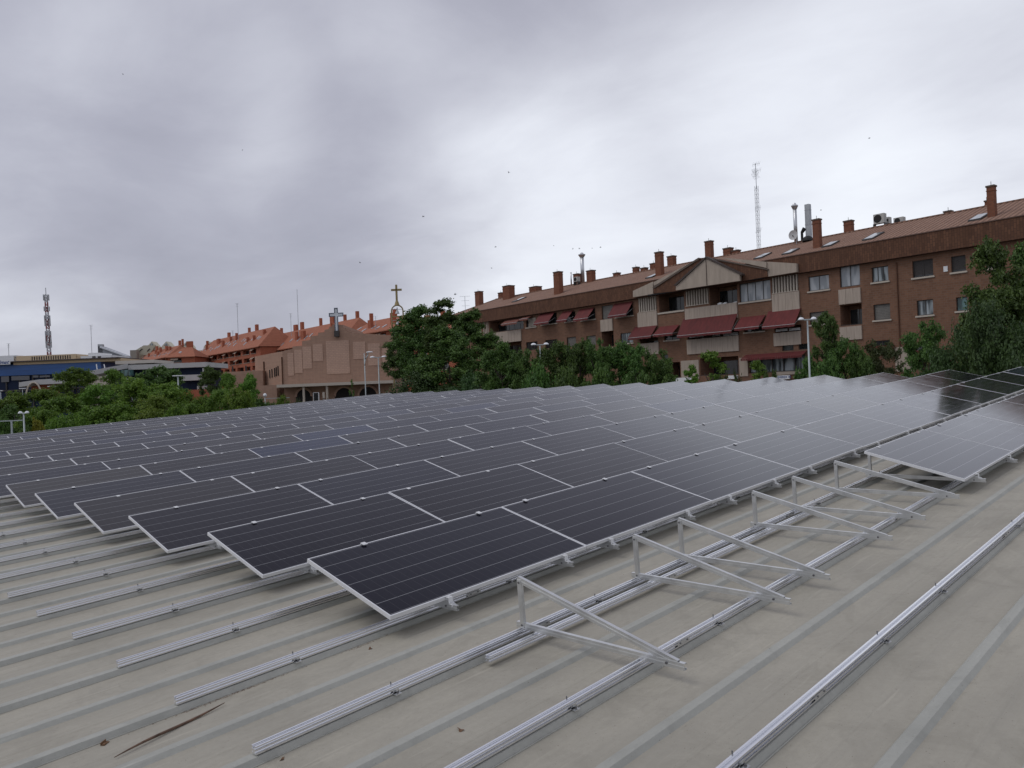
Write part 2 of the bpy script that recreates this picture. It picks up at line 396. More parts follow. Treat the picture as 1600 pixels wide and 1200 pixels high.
# ------------------------------------------------------------------ ground
g = MB().add([(-1500, -1500, 0), (2500, -1500, 0), (2500, 2500, 0), (-1500, 2500, 0)], [(0, 1, 2, 3)]).build('ground', mat('dry_ground', (.12, .11, .08), .95, vary=.3, vscale=.05)); tag(g, kind='structure')

# ------------------------------------------------------------------ the metal roof we stand on
AL = R(3.2); S = 1.8834
NV = Vector((-math.sin(AL), 0, math.cos(AL))); UV_ = Vector((math.cos(AL), 0, math.sin(AL)))
O_ = Vector((0, 0, CZ)) - NV * S
def RP(u, v, z): return O_ + UV_ * u + Vector((0, v, 0)) + NV * z
ROT = (0, -AL, 0)
U0R, U1R, V0R, V1R = -5.0, 28.9, -6.6, 38.9
PZ = -.085
SP = 1.01
def railv(j): return 1.83 + j * (1.0 if j < 5 else SP) + (0 if j < 5 else -(5 * (SP - 1.0)) + .0)
prof_pan = []   # (v, z, material of the strip that starts here)
vs = []
j0 = -8
ribs = []
for j in range(-8, 37):
    ribs.append((railv(j), 'major')); ribs.append((railv(j) + .5, 'minor'))
ribs = [r for r in ribs if V0R + .1 < r[0] < V1R - .1]
prof = [(V0R, PZ)]; pm = []
for v, k in ribs:
    if k == 'major': pts = [(v - .047, PZ), (v - .030, PZ + .035), (v + .030, PZ + .035), (v + .050, PZ)]
    else: pts = [(v - .050, PZ), (v - .028, PZ + .025), (v + .028, PZ + .025), (v + .050, PZ)]
    # faint stiffener in the pan before the rib
    pv = prof[-1][0]
    mid = (pv + pts[0][0]) / 2
    if mid - pv > .1:
        for q, z in ((mid - .02, 0), (mid - .01, .0022), (mid + .01, .0022), (mid + .02, 0)): prof.append((q, PZ + z)); pm.append(0)
    prof.append(pts[0]); pm.append(0)
    for q in pts[1:]: prof.append(q); pm.append(1)
    if k == 'major':   # overlapping sheet edge: a tiny step that throws the dark seam
        pass
prof.append((V1R, PZ)); pm.append(0)
ib = empty('industrial_building', (0, 0, 0), None, 'low industrial building with ribbed grey metal roof carrying solar panels', 'building')
rm = MB()
n = len(prof)
for seg in range(12):
    ua = U0R + (U1R - U0R) * seg / 12; ub = U0R + (U1R - U0R) * (seg + 1) / 12
    for i in range(n - 1):
        rm.add([(ua, prof[i][0], prof[i][1]), (ub, prof[i][0], prof[i][1]), (ub, prof[i + 1][0], prof[i + 1][1]), (ua, prof[i + 1][0], prof[i + 1][1])], [(0, 1, 2, 3)], pm[i])
# sheet lap seams: thin upturned lips on the near side of every major rib
for v, k in ribs:
    if k == 'major': rm.box(U0R, U1R, v - .056, v - .0485, PZ + .0005, PZ + .005, 1)
rob = rm.build('roof', [PAN, RIB], ib)
rob.location = O_; rob.rotation_euler = ROT
rc = MB().extr([(-.25, -.02), (0, .03), (.25, -.02), (.25, -.04), (0, .01), (-.25, -.04)], V0R, V1R).build('ridge_cap', RIB, ib)
rc.location = RP(U1R, 0, PZ + .07); rc.rotation_euler = (0, 0, R(90)); rc.matrix_world = Matrix.Translation(RP(U1R, 0, PZ + .06)) @ Matrix.Rotation(R(90), 4, 'Z')
fs_ = RP(U1R, 0, PZ); fz = fs_.z
MB().add([(fs_.x, V0R, fz), (fs_.x + 20, V0R, fz - 1.1), (fs_.x + 20, V1R, fz - 1.1), (fs_.x, V1R, fz)], [(0, 1, 2, 3)]).build('far_roof_slope', RIB, ib)
wl = MB(); ez = RP(U0R, 0, PZ).z
x0 = RP(U0R, 0, PZ).x + .15; x1 = fs_.x + 19.7
wl.add([(x0, V0R + .1, 0), (fs_.x, V0R + .1, 0), (x1, V0R + .1, 0), (x1, V0R + .1, fz - 1.3), (fs_.x, V0R + .1, fz - .1), (x0, V0R + .1, ez - .1),
        (x0, V1R - .1, 0), (fs_.x, V1R - .1, 0), (x1, V1R - .1, 0), (x1, V1R - .1, fz - 1.3), (fs_.x, V1R - .1, fz - .1), (x0, V1R - .1, ez - .1)],
       [(0, 1, 4, 5), (1, 2, 3, 4), (6, 11, 10, 7), (7, 10, 9, 8), (0, 5, 11, 6), (2, 8, 9, 3)])
wl.build('wall', GREYB, ib)
eg = MB().box(U0R, U1R, V1R, V1R + .02, PZ - .25, PZ + .07).box(U0R, U1R, V0R - .02, V0R, PZ - .25, PZ + .07).build('edge_trim', RIB, ib); eg.location = O_; eg.rotation_euler = ROT

# ------------------------------------------------------------------ rails
_h = [(.021, -.044), (.024, -.043), (.024, -.035), (.011, -.034), (.011, -.025), (.023, -.024), (.023, -.017), (.011, -.016), (.011, -.008), (.022, -.007), (.022, 0), (.010, 0), (.010, -.005), (.007, -.005), (.007, -.016)]
RPROF = _h + [(-y, z) for y, z in _h[::-1]]
def make_rail(v, u0, u1, label, z=0.0, clips=(), joints=()):
    t = empty('mounting_rail', RP(u0, v, z), ROT, label, 'rail', 'aluminium rails running up the roof')
    MB().extr(RPROF, 0, u1 - u0).build('rail_profile', ALU, t)
    for c in clips:
        x = c - u0
        cl = MB().box(x - .022, x + .022, -.052, -.0205, -.047, -.042).box(x - .022, x + .022, -.024, -.0205, -.047, -.02).build('rail_clip', ALU2, t)
        MB().tube((x, .024, -.03), (x, .024, .012), .004, 6).build('bolt', BOLT, cl); MB().tube((x, -.038, -.042), (x, -.038, -.03), .007, 6).build('bolt', BOLT, cl)
    for c in joints:
        x = c - u0
        MB().box(x - .07, x + .07, -.0235, -.0205, -.034, -.012).tube((x - .04, -.0235, -.022), (x - .04, -.028, -.022), .006, 6, mi=1).tube((x + .04, -.0235, -.022), (x + .04, -.028, -.022), .006, 6, mi=1).build('splice_plate', [ALU2, BOLT], t)
    return t
rng = random.Random(3)
for j in range(0, 37):
    u0 = 1.76 if j != 8 else .9
    if j < 2: u0 = -2.2
    if j > 9: u0 = 1.76 - (.8 if j in (12, 15) else 0)
    where = ORD[j]
    cl = [2.6 + 2.0 * k + rng.uniform(-.05, .05) for k in range(0, 5 if j < 8 else 1)]
    if j < 2: cl = [-.6, 1.3, 3.1, 4.65 if j == 1 else 4.9, 6.05, 8.3]
    make_rail(railv(j), u0, 28.6, 'long aluminium rail along a roof rib, %s counting from the lower right corner' % where, clips=cl, joints=([4.2, 8.2, 12.2] if j % 2 else [3.95, 7.9]))
make_rail(3.70, 3.30, 8.3, 'loose shorter aluminium rail lying beside the rail under the bare triangles', z=-.012, joints=[5.4])

# ------------------------------------------------------------------ triangle supports
TW = 1.36; TH = .355
def cbar(mb, p0, p1, h=.042, wdt=.026, th=.0032):
    # C-profile bar between two points in the y-z plane, open towards +x
    p0 = Vector(p0); p1 = Vector(p1); d = (p1 - p0).normalized(); up = Vector((1, 0, 0)).cross(d).normalized()
    if up.z < 0: up = -up
    def q(a, b, x0, x1):
        vs = []
        for p in (p0, p1):
            for (xx, uu) in ((x0, a), (x1, a), (x1, b), (x0, b)): vs.append(p + up * uu + Vector((xx, 0, 0)))
        mb.add(vs, [(3, 2, 1, 0), (4, 5, 6, 7), (0, 1, 5, 4), (1, 2, 6, 5), (2, 3, 7, 6), (3, 0, 4, 7)])
    q(0, h, -wdt / 2, -wdt / 2 + th); q(h - th, h, -wdt / 2 + th, wdt / 2); q(0, th, -wdt / 2 + th, wdt / 2)
    q(h * .47, h * .53, -wdt / 2 - .002, -wdt / 2)
    q(h - .010, h - th, wdt / 2 - th, wdt / 2); q(th, .010, wdt / 2 - th, wdt / 2)
m_base = MB(); cbar(m_base, (0, 0, .001), (0, TW, .001)); m_base = m_base.mesh('base_bar', ALU2)
m_up = MB().box(-.016, .006, TW - .075, TW - .040, .006, TH - .01).box(.006, .009, TW - .075, TW - .05, .006, TH - .01).mesh('upright', ALU2)
m_sl = MB(); cbar(m_sl, (.003, .055, .010), (.003, TW - .035, TH - .03)); m_sl = m_sl.mesh('sloped_bar', ALU2)
m_sl2 = MB(); cbar(m_sl2, (.003, .055, .010), (.003, TW - .14, TH - .03 - .105 * .28)); m_sl2 = m_sl2.mesh('sloped_bar', ALU2)
m_bt = [MB().tube((-.021, y, z), (-.0135, y, z), .008, 8).mesh('bolt', BOLT) for (y, z) in ((.12, .024), (TW - .057, .026), (TW - .057, TH - .03))]
m_lc = MB().box(-.02, .02, .075, .105, .092, .096).box(-.02, .02, .072, .076, .046, .096).box(-.02, .02, .045, .076, .043, .047).box(-.02, .02, .042, .046, .028, .047).tube((0, .090, .096), (0, .090, .103), .007, 8).mesh('low_clamp', CLAMP)
m_hc = MB().extr([(TW - .200, .3775), (TW - .158, .388), (TW - .156, .345), (TW - .152, .345), (TW - .153, .393), (TW - .200, .3825)], -.022, .022).mesh('high_clamp', CLAMP)
def ob(name, me, parent):
    o = bpy.data.objects.new(name, me); COL.objects.link(o); o.parent = parent; return o
def support(u, vlow, label, group, clamps):
    t = empty('triangle_support', RP(u, vlow, 0), ROT, label, 'support frame', group)
    ob('base_bar', m_base, t); ob('upright', m_up, t); ob('sloped_bar', m_sl2 if clamps else m_sl, t); [ob('bolt', q, t) for q in m_bt]
    if clamps: ob('low_clamp', m_lc, t); ob('high_clamp', m_hc, t)
    return t
LP = 2.235; PL_ = 2.226; PW = 1.134
def rowoff(k): return 0 if k <= 0 else k * 2.0 + max(0, k - 1) * .02
US = []
for i in range(11):
    US += [3.23 + i * LP + (.54 if i % 2 == 0 else .36), 3.23 + i * LP + (1.92 if i % 2 == 0 else 1.70)]
US[:8] = [3.77, 5.13, 5.80, 7.15, 8.05, 9.17, 10.22, 11.74]
words = ['bare aluminium triangle frame nearest the camera, without a panel', 'second bare aluminium triangle frame from the camera, close before the third', 'third bare aluminium triangle frame from the camera, close behind the second',
         'fourth bare aluminium triangle frame from the camera', 'fifth bare aluminium triangle frame from the camera', 'bare aluminium triangle frame right before the first panel of the short front row']
for i, u in enumerate(US[:6]): support(u, 2.52, words[i], 'bare triangle frames waiting for panels', False)
for i, u in enumerate(US[6:]): support(u, 2.52, 'aluminium triangle support %s from the near end under the short right-hand panel row' % ORD[i], 'triangle supports under the panels', True)
for i, u in enumerate(US): support(u, 4.52, 'aluminium triangle support %s from the near end under the first full panel row' % ORD[i], 'triangle supports under the panels', True)
for k in range(1, 9):
    for i, u in enumerate(US[: 14 if k < 4 else 8]):
        support(u, 4.52 + rowoff(k), 'aluminium triangle support %s from the left under the %s full panel row' % (ORD[i], ORD[k]), 'triangle supports under the panels', True)

# ------------------------------------------------------------------ solar panels
TAU = math.asin(.285 / PW)
fm = MB(); a = .010; hh = .032
fm.box(0, PL_, 0, a, -hh, 0).box(0, PL_, PW - a, PW, -hh, 0).box(0, a, a, PW - a, -hh, 0).box(PL_ - a, PL_, a, PW - a, -hh, 0)
fm.box(a, PL_ - a, a, a + .02, -hh, -hh + .002).box(a, PL_ - a, PW - a - .02, PW - a, -hh, -hh + .002)
fm = fm.mesh('frame', FRAME)
gm = MB().box(a, PL_ - a, a, PW - a, -.007, -.0015).mesh('cell_glass', CELLS)
bm_ = MB().box(.3, .42, .5, .6, -.022, -.008).box(1.05, 1.17, .5, .6, -.022, -.008).mesh('junction_box', BLACK)
base_rot = Matrix.Rotation(-AL, 4, 'Y') @ Matrix.Rotation(TAU, 4, 'X')
def panel(u, v, z, label, group, under):
    t = empty('solar_panel', RP(u, v, z), None, label, 'solar panel', group)
    j = Matrix.Rotation(R(rng.uniform(-.4, .4)), 4, 'X') @ Matrix.Rotation(R(rng.uniform(-.18, .18)), 4, 'Y')
    t.rotation_euler = (base_rot @ j).to_euler()
    ob('frame', fm, t); ob('cell_glass', gm, t)
    if under: ob('junction_box', bm_, t)
    return t
uoff = {1: .05, 2: -.01, 3: -.02, 4: .0, 5: .05}
for i in range(8):
    panel(3.23 + (i + 3) * LP - .12, 2.63, .10, 'solar panel %s from the near end of the short row at the right edge' % ORD[i], 'solar panels of the short row', i < 2)
for k in range(17):
    du = uoff.get(k, rng.uniform(-.05, .05) if k else 0)
    for i in range(11):
        panel(3.23 + i * LP + du, 4.63 + rowoff(k), .10, 'solar panel %s from the left end in the %s full row from the front' % (ORD[i], ORD[k]), 'solar panels of the full rows', i == 0)

# ------------------------------------------------------------------ debris on the roof
st = MB(); pts = []
for q in range(9):
    f = q / 8; pts.append(RP(1.30 + .68 * f, 4.50 + .15 * f + .004 * math.sin(5 * f), PZ + .013 + .004 * math.sin(7 * f)))
st.path(pts, [.002, .005, .007, .008, .008, .008, .007, .005, .002], 7)
tag(st.build('stick', WOOD, smooth=True), 'thin brown dry stick lying on the roof near the lower left corner', 'stick')
bk = MB().box(-.022, .022, -.012, .012, 0, .004).box(-.022, .022, .009, .012, .004, .016).box(-.022, -.005, -.012, 0, .004, .009).build('bark_piece', LEAFD)
bk.location = RP(1.33, 4.745, PZ + .001); bk.rotation_euler = (0, -AL, R(35)); tag(bk, 'small broken piece of brown bark against a rib left of the stick', 'bark')
def dleaf(u, v, r, lab, a0):
    m = MB(); p = []
    for i in range(10):
        t = 2 * math.pi * i / 10; rr = r * (1 + .35 * math.sin(3 * t + a0)); p.append((rr * math.cos(t), rr * .6 * math.sin(t), .004 + .004 * math.sin(2 * t)))
    m.add(p + [(0, 0, .001)], [(i, (i + 1) % 10, 10) for i in range(10)])
    m.tube((r * .9, 0, .003), (r * 1.7, r * .2, .004), .001, 4)
    o = m.build('dry_leaf', LEAFD); o.location = RP(u, v, PZ); o.rotation_euler = (0, -AL, a0); tag(o, lab, 'leaf', 'dry leaves on the roof')
dleaf(1.86, 3.73, .014, 'dark curled dry leaf below the end of a rail at the bottom left', .4)
dleaf(2.62, 3.20, .022, 'brown dry leaf on the bare sheet at the bottom centre', 1.3)
dleaf(3.28, 4.78, .013, 'small dark dry leaf near the corner of the first panel', 2.2)
dleaf(3.05, 4.65, .02, 'light brown dry leaf beside the rail near the first panel', .9)
dleaf(3.4, 2.32, .012, 'tiny dark dry leaf below the nearest bare triangle frame', 2.8)
dm = MB()
def crumb(u, v, s):
    p = Vector((u, v, PZ)); vv = []
    a0 = rng.uniform(0, 6.28)
    for i in range(4):
        t = a0 + i * math.pi / 2; vv.append((p.x + s * math.cos(t) * rng.uniform(.5, 1.6), p.y + s * .6 * math.sin(t), p.z))
    vv.append((p.x, p.y, p.z + s * .7)); dm.add(vv, [(0, 1, 4), (1, 2, 4), (2, 3, 4), (3, 0, 4)])
for _ in range(260): crumb(rng.gauss(2.05, .22), 4.762 + rng.gauss(0, .006), rng.uniform(.0015, .005))
for _ in range(90): crumb(rng.gauss(3.05, .1), 4.755 + rng.gauss(0, .009), rng.uniform(.0015, .004))
for _ in range(700):
    j = rng.randrange(-2, 9); u = rng.uniform(.2, 9); v = railv(j) - .068 - abs(rng.gauss(0, .01)) if rng.random() < .5 else rng.uniform(-1, 9.5)
    if min(abs(v - r[0]) for r in ribs) < .08: continue
    crumb(u, v, rng.uniform(.0015, .0042))
dmo = dm.build('dirt_crumbs', WOOD); dmo.location = O_; dmo.rotation_euler = ROT; tag(dmo, 'scattered brown dirt crumbs and bark bits along the ribs', 'debris', kind='stuff')

# ------------------------------------------------------------------ backdrop helpers
class Plane_:
    """A vertical plane: local x runs to the right, local y away from the viewer, z up from the ground."""
    def __init__(s, x, depth, az, y=600):
        d = ray(x, y) * (depth / FPX); s.o = Vector((d.x, d.y, 0)); s.az = az
        s.r = Vector((math.cos(az), math.sin(az), 0)); s.n = Vector((-s.r.y, s.r.x, 0))
    def f(s, x, y, off=0.0):
        d = ray(x, y); t = (s.o.dot(s.n) + off) / d.dot(s.n); q = d * t
        return (q - s.o).dot(s.r), q.z + CZ
    def rect(s, x0, x1, y0, y1, off=0.0):
        xc, yc = (x0 + x1) / 2, (y0 + y1) / 2
        return s.f(x0, yc, off)[0], s.f(x1, yc, off)[0], s.f(xc, y1, off)[1], s.f(xc, y0, off)[1]
    def slope(s, x, y, y0, z0, y1, z1):     # hit the sloping plane through (y0,z0),(y1,z1)
        d = ray(x, y); k = (z1 - z0) / (y1 - y0)
        # z = z0 + k*(Y-y0);  Y = t*dn - on ; z = t*dz + CZ
        dn = d.dot(s.n); on = s.o.dot(s.n)
        t = (z0 - k * (on + y0) - CZ) / (d.z - k * dn); q = d * t
        return (q - s.o).dot(s.r), t * dn - on, q.z + CZ
    def empty(s, name, label, cat, group=None):
        return empty(name, tuple(s.o), (0, 0, s.az), label, cat, group)
def at(x, y, depth):
    d = ray(x, y) * (depth / FPX); return Vector((d.x, d.y, d.z + CZ))
VIEW_AZ = math.atan2(X_[2] * 0 - .70943, .70437) if False else math.atan2(-0.70870, 0.70437)   # azimuth of the picture's right-hand axis

def wall(mb, x0, x1, z0, z1, holes, mi=0, y=0.0, back=.3):
    """front wall face at local y with rectangular recesses: holes = (a,b,c,d,depth)"""
    xs = sorted({x0, x1, *[h[0] for h in holes], *[h[1] for h in holes]}); zs = sorted({z0, z1, *[h[2] for h in holes], *[h[3] for h in holes]})
    xs = [q for q in xs if x0 <= q <= x1]; zs = [q for q in zs if z0 <= q <= z1]
    for j in range(len(zs) - 1):
        i = 0
        while i < len(xs) - 1:
            def solid(i):
                cx, cz = (xs[i] + xs[i + 1]) / 2, (zs[j] + zs[j + 1]) / 2
                return not any(h[0] < cx < h[1] and h[2] < cz < h[3] for h in holes)
            if solid(i):
                k = i
                while k < len(xs) - 1 and solid(k): k += 1
                mb.add([(xs[i], y, zs[j]), (xs[k], y, zs[j]), (xs[k], y, zs[j + 1]), (xs[i], y, zs[j + 1])], [(0, 1, 2, 3)], mi); i = k
            else: i += 1
    for a, b, c, d, dp in holes:
        mb.add([(a, y, c), (b, y, c), (b, y, d), (a, y, d), (a, y + dp, c), (b, y + dp, c), (b, y + dp, d), (a, y + dp, d)],
               [(0, 4, 5, 1), (1, 5, 6, 2), (2, 6, 7, 3), (3, 7, 4, 0), (4, 7, 6, 5)], mi)
def window(par, r, depth, kind, panes=2, sill=True, frame=WINF, name='window'):
    a, b, c, d = r; y = depth - .06; fw = .055
    m = MB().box(a, b, y - .03, y, c, c + fw).box(a, b, y - .03, y, d - fw, d).box(a, a + fw, y - .03, y, c + fw, d - fw).box(b - fw, b, y - .03, y, c + fw, d - fw)
    for i in range(1, panes):
        q = a + (b - a) * i / panes; m.box(q - fw / 2, q + fw / 2, y - .032, y - .001, c + fw, d - fw)
    if sill: m.box(a - .1, b + .1, -.09, depth - .1, c - .13, c - .004, 1)
    w_ = m.build(name, [frame, SILL], par)
    gl = {'pale': GLP, 'mixed': GLM, 'dark': GLD, 'teal': GLT}.get(kind)
    if gl: MB().box(a + .01, b - .01, y + .002, y + .012, c + .01, d - .01).build('pane', gl, w_)
    else:
        sm = MB(); k = 10; rm_ = ROLL if kind == 'roller' else ROLLD; lo = c + (.18 if kind == 'rollerup' else .01)
        for i in range(k):
            z0 = lo + (d - lo) * i / k; z1 = lo + (d - lo) * (i + 1) / k - .015; sm.box(a + .01, b - .01, y + .001, y + .02, z0, z1)
        sm.build('shutter', rm_, w_)
        MB().box(a + .01, b - .01, y + .025, y + .035, c + .01, d - .01).build('pane', GLD, w_)
    return w_
def boards(par, r, y0=-.12, y1=.02, mat_=None, n=None, name='balcony_panel'):
    a, b, c, d = r; n = n or max(2, int((b - a) / .6)); m = MB()
    for i in range(n):
        m.box(a + (b - a) * i / n + .012, a + (b - a) * (i + 1) / n - .012, y0, y1, c, d)
    m.box(a, b, y0 + .02, y1 - .005, c + .01, d - .01)
    return m.build(name, mat_ or BOARD, par)
def louvre(par, r, n, y=0.05):
    a, b, c, d = r; m = MB()
    for i in range(n):
        x = a + (b - a) * (i + .5) / n; m.box(x - .06, x + .06, y - .1, y + .12, c, d)
    m.box(a, b, y - .12, y - .1, c, c + .06).box(a, b, y - .12, y - .1, d - .06, d)
    return m.build('louvre_screen', SILL, par)
def awning(par, P, x0, x1, yt, yb, mat_=None, out=1.15, wid=None):
    a = P.f(x0, yt)[0]; b = P.f(x1, yt)[0]; zt = P.f((x0 + x1) / 2, yt)[1]; zb = P.f((x0 + x1) / 2 - 4, yb, -out)[1] + .22
    m = MB().add([(a, -.04, zt), (b, -.04, zt), (b, -out, zb), (a, -out, zb), (a, -.04, zt - .03), (b, -.04, zt - .03), (b, -out, zb - .03), (a, -out, zb - .03)],
                 [(0, 3, 2, 1), (4, 5, 6, 7), (0, 1, 5, 4), (1, 2, 6, 5), (2, 3, 7, 6), (3, 0, 4, 7)])
    n = max(3, int((b - a) / .35))
    for i in range(n):
        p = a + (b - a) * i / n; q = a + (b - a) * (i + 1) / n; m.box(p + .004, q - .004, -out - .012, -out - .002, zb - .22 - .03 * (i % 2), zb)
    w_ = m.build('awning', mat_ or AWN, par)
    MB().bar((a + .04, -.02, zt - .7), (a + .04, -out + .05, zb - .03), .03, .03).bar((b - .04, -.02, zt - .7), (b - .04, -out + .05, zb - .03), .03, .03).tube((a, -out, zb - .02), (b, -out, zb - .02), .025, 6).build('awning_arm', GREYB, w_)
    return w_

# ------------------------------------------------------------------ main brick apartment building
P = Plane_(1330, 64, R(83.4 - 180))
bld = P.empty('apartment_building', 'long dark brick apartment building with tiled roof, cream gable and red awnings', 'building')
holes = []; todo = []
def win(x0, x1, y0, y1, kind='pale', panes=2, sill=True, depth=.22):
    r = P.rect(x0, x1, y0, y1); holes.append((*r, depth)); todo.append(('w', r, depth, kind, panes, sill))
def log(x0, x1, y0, y1, depth=1.5, glass=True):
    r = P.rect(x0, x1, y0, y1); holes.append((*r, depth)); todo.append(('l', r, depth, glass))
# right wing
win(1263, 1295.4, 430.5, 453.5, 'pale', 2)
win(1312, 1343.5, 414.5, 447.5, 'pale', 2, False)
win(1362, 1388, 416.5, 440, 'mixed', 3)
win(1425.6, 1458, 406, 432.5, 'rollerup', 2)
win(1486, 1509, 399.5, 424.5, 'rollerup', 1)
win(1265, 1293.6, 487, 506.5, 'roller', 1)
log(1313, 1347, 475.5, 508)
win(1365, 1391, 475, 499.5, 'roller', 1)
win(1432.5, 1458, 468.5, 492.5, 'mixed', 2)
win(1494, 1512, 464, 485.5, 'teal', 1)
win(1540, 1566, 392, 418, 'rollerup', 2); win(1550, 1575, 457, 480, 'mixed', 2); win(1430, 1458, 536, 556, 'dark', 2)
win(1365, 1391, 532, 551, 'dark', 2)
# gable section
win(1155, 1204, 440, 470, 'pale', 4, True)
log(1109, 1152, 446, 476.5); log(1029.5, 1069, 456, 486.5)
log(1071, 1107.5, 450.5, 477, .7); log(997.5, 1026, 464, 487, .7); log(1206, 1247.5, 429.5, 457, .7)
log(1074, 1155, 519, 527.2, 1.2); log(1000, 1028, 527, 536, 1.2); log(1210, 1252, 509, 518.5, 1.2)
win(1038, 1061, 524, 531, 'dark', 2); win(1163, 1194, 511, 518, 'dark', 2)
win(1035, 1044, 554, 563, 'dark', 1, False); win(1222, 1240, 539, 548, 'dark', 1, False); win(1247.5, 1264, 537, 546, 'dark', 1, False)
log(1094, 1154, 558, 586, 2.0); log(1040, 1063, 566, 590, 2.0)
r = P.rect(1169, 1258, 557, 581.5); holes.append((*r, .5)); shop = r
# left wing
win(846, 870, 490, 506, 'dark', 2); win(883, 899, 487, 502, 'dark', 1); win(908, 930, 483, 499.5, 'dark', 2); win(962, 989, 476, 494, 'dark', 2)
win(940, 957.5, 477, 498.5, 'roller', 1, False)
log(940.5, 959, 517.8, 542)
log(765, 818, 499, 517); win(822, 837.5, 497, 511, 'dark', 1)
log(775, 815, 535.2, 553); win(822, 840, 534, 547, 'dark', 2, False); win(852, 871, 530.5, 544, 'dark', 2, False); win(885.5, 900, 526.5, 542, 'roller', 1, False)
win(916, 931, 524.5, 540, 'roller', 1, False); win(969.5, 989, 520, 536, 'mixed', 2)
win(741, 752, 505, 519, 'dark', 1)
sL = P.f(712, 489)[0]; sR = P.f(1600, 340)[0] + 14
zeb, zet = 16.0, 17.5
mb = MB(); wall(mb, sL, sR, 0, zeb + .3, holes)
mb.add([(sL, 0, 0), (sL, 12, 0), (sL, 12, zeb), (sL, 0, zeb)], [(0, 3, 2, 1)]).add([(sR, 0, 0), (sR, 12, 0), (sR, 12, zeb), (sR, 0, zeb)], [(0, 1, 2, 3)]).add([(sL, 12, 0), (sR, 12, 0), (sR, 12, zeb), (sL, 12, zeb)], [(0, 3, 2, 1)])
mb.build('wall', BRICK, bld)
for t in todo:
    if t[0] == 'w': window(bld, t[1], t[2], t[3], t[4], t[5])
    else:
        a, b, c, d = t[1]
        if t[2] > 1 and d - c > .5:
            lw = MB(); y = t[2] - .05
            nn_ = max(2, int((b - a) / 1.1))
            for i in range(nn_): lw.box(a + .1 + (b - a - .2) * i / nn_ + .03, a + .1 + (b - a - .2) * (i + 1) / nn_ - .03, y - .02, y, c + .02, d - .35)
            lw.build('balcony_door', GLD, bld)
        if d - c > 1.2 and t[2] > 1:
            rl = MB(); rl.box(a, b, .03, .06, c + .02, c + .06)
            rl.build('railing', WINF, bld)
# string courses of vertical brick between floors
# fascia
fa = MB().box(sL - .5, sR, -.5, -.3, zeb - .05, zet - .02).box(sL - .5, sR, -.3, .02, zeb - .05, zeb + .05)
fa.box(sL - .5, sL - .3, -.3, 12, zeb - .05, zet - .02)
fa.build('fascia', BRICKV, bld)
ft = MB().box(sL - .55, sR, -.56, -.28, zet - .018, zet + .05).build('gutter', mat('brown_gutter', (.11, .06, .045), .6), bld)
# roof
YR, ZR = 6.0, 19.82
sRd = P.f(775, 466, YR)[0]
rf = MB().add([(sL - .5, -.45, zet + .055), (sR, -.45, zet + .055), (sR, YR, ZR), (sRd, YR, ZR), (sL - .5, 12.4, zet + .055), (sR, 12.4, zet + .055)],
              [(0, 1, 2, 3), (0, 3, 4), (3, 2, 5, 4)]).build('roof', TILE, bld)
MB().box(sRd, sR, YR - .12, YR + .12, ZR - .02, ZR + .09).bar((sL - .4, -.4, zet + .1), (sRd, YR, ZR + .03), .2, .1).build('ridge_tiles', TILE, rf)
def onroof(x, y): return P.slope(x, y, -.45, zet + .055, YR, ZR)
def chimney(x0, x1, yt, yb, behind=False, cap=True):
    xc = (x0 + x1) / 2
    if behind: yy = YR + 1.2
    else: yy = min(onroof(xc, yb)[1], YR + .5)
    a = P.f(x0, yb, yy)[0]; b = P.f(x1, yb, yy)[0]; zt = P.f(xc, yt, yy)[1]; w_ = b - a
    a += w_ * .08; b -= w_ * .08; w_ = b - a
    zb = zet + .055 + (min(yy, YR) + .45) * (ZR - zet) / (YR + .45) - .5
    if behind: zb = ZR - 1.5
    m = MB().box(a, b, yy - .02, yy + max(.45, w_ * .7), zb, zt - .12, 0).box(a - .05, b + .05, yy - .07, yy + max(.45, w_ * .7) + .05, zt - .12, zt, 1).box(a - .03, b + .03, yy - .05, yy + max(.45, w_ * .7) + .03, zt - .42, zt - .36, 0)
    m.tube(((a + b) / 2, yy + .2, zt), ((a + b) / 2, yy + .2, zt + .3), .02, 5, mi=1)
    return m.build('chimney', [CHB, mat_cap], rf)
mat_cap = mat('dark_chimney_cap', (.10, .075, .06), .8)
for c in [(742, 750, 455, 477), (785, 797, 446, 468), (865, 875, 424, 460), (916, 926, 422, 441), (1023.5, 1034, 393, 431), (1269.6, 1282, 341.6, 387.5), (1542, 1556, 289, 339)]: chimney(*c)
for c in [(778, 784, 457, 466), (826, 839, 447.5, 456), (895.6, 903.8, 427.5, 444), (957.5, 966, 426, 435), (988, 996, 417, 427), (1000, 1009, 418, 424), (1015, 1024, 411, 421), (1042, 1053, 399.5, 418), (1101, 1112, 376, 403), (1129, 1142, 387, 399), (1143, 1154, 390.5, 398), (1317.6, 1332, 344, 367), (1474, 1487, 329, 342), (1539, 1543, 313, 336)]: chimney(*c, behind=True)
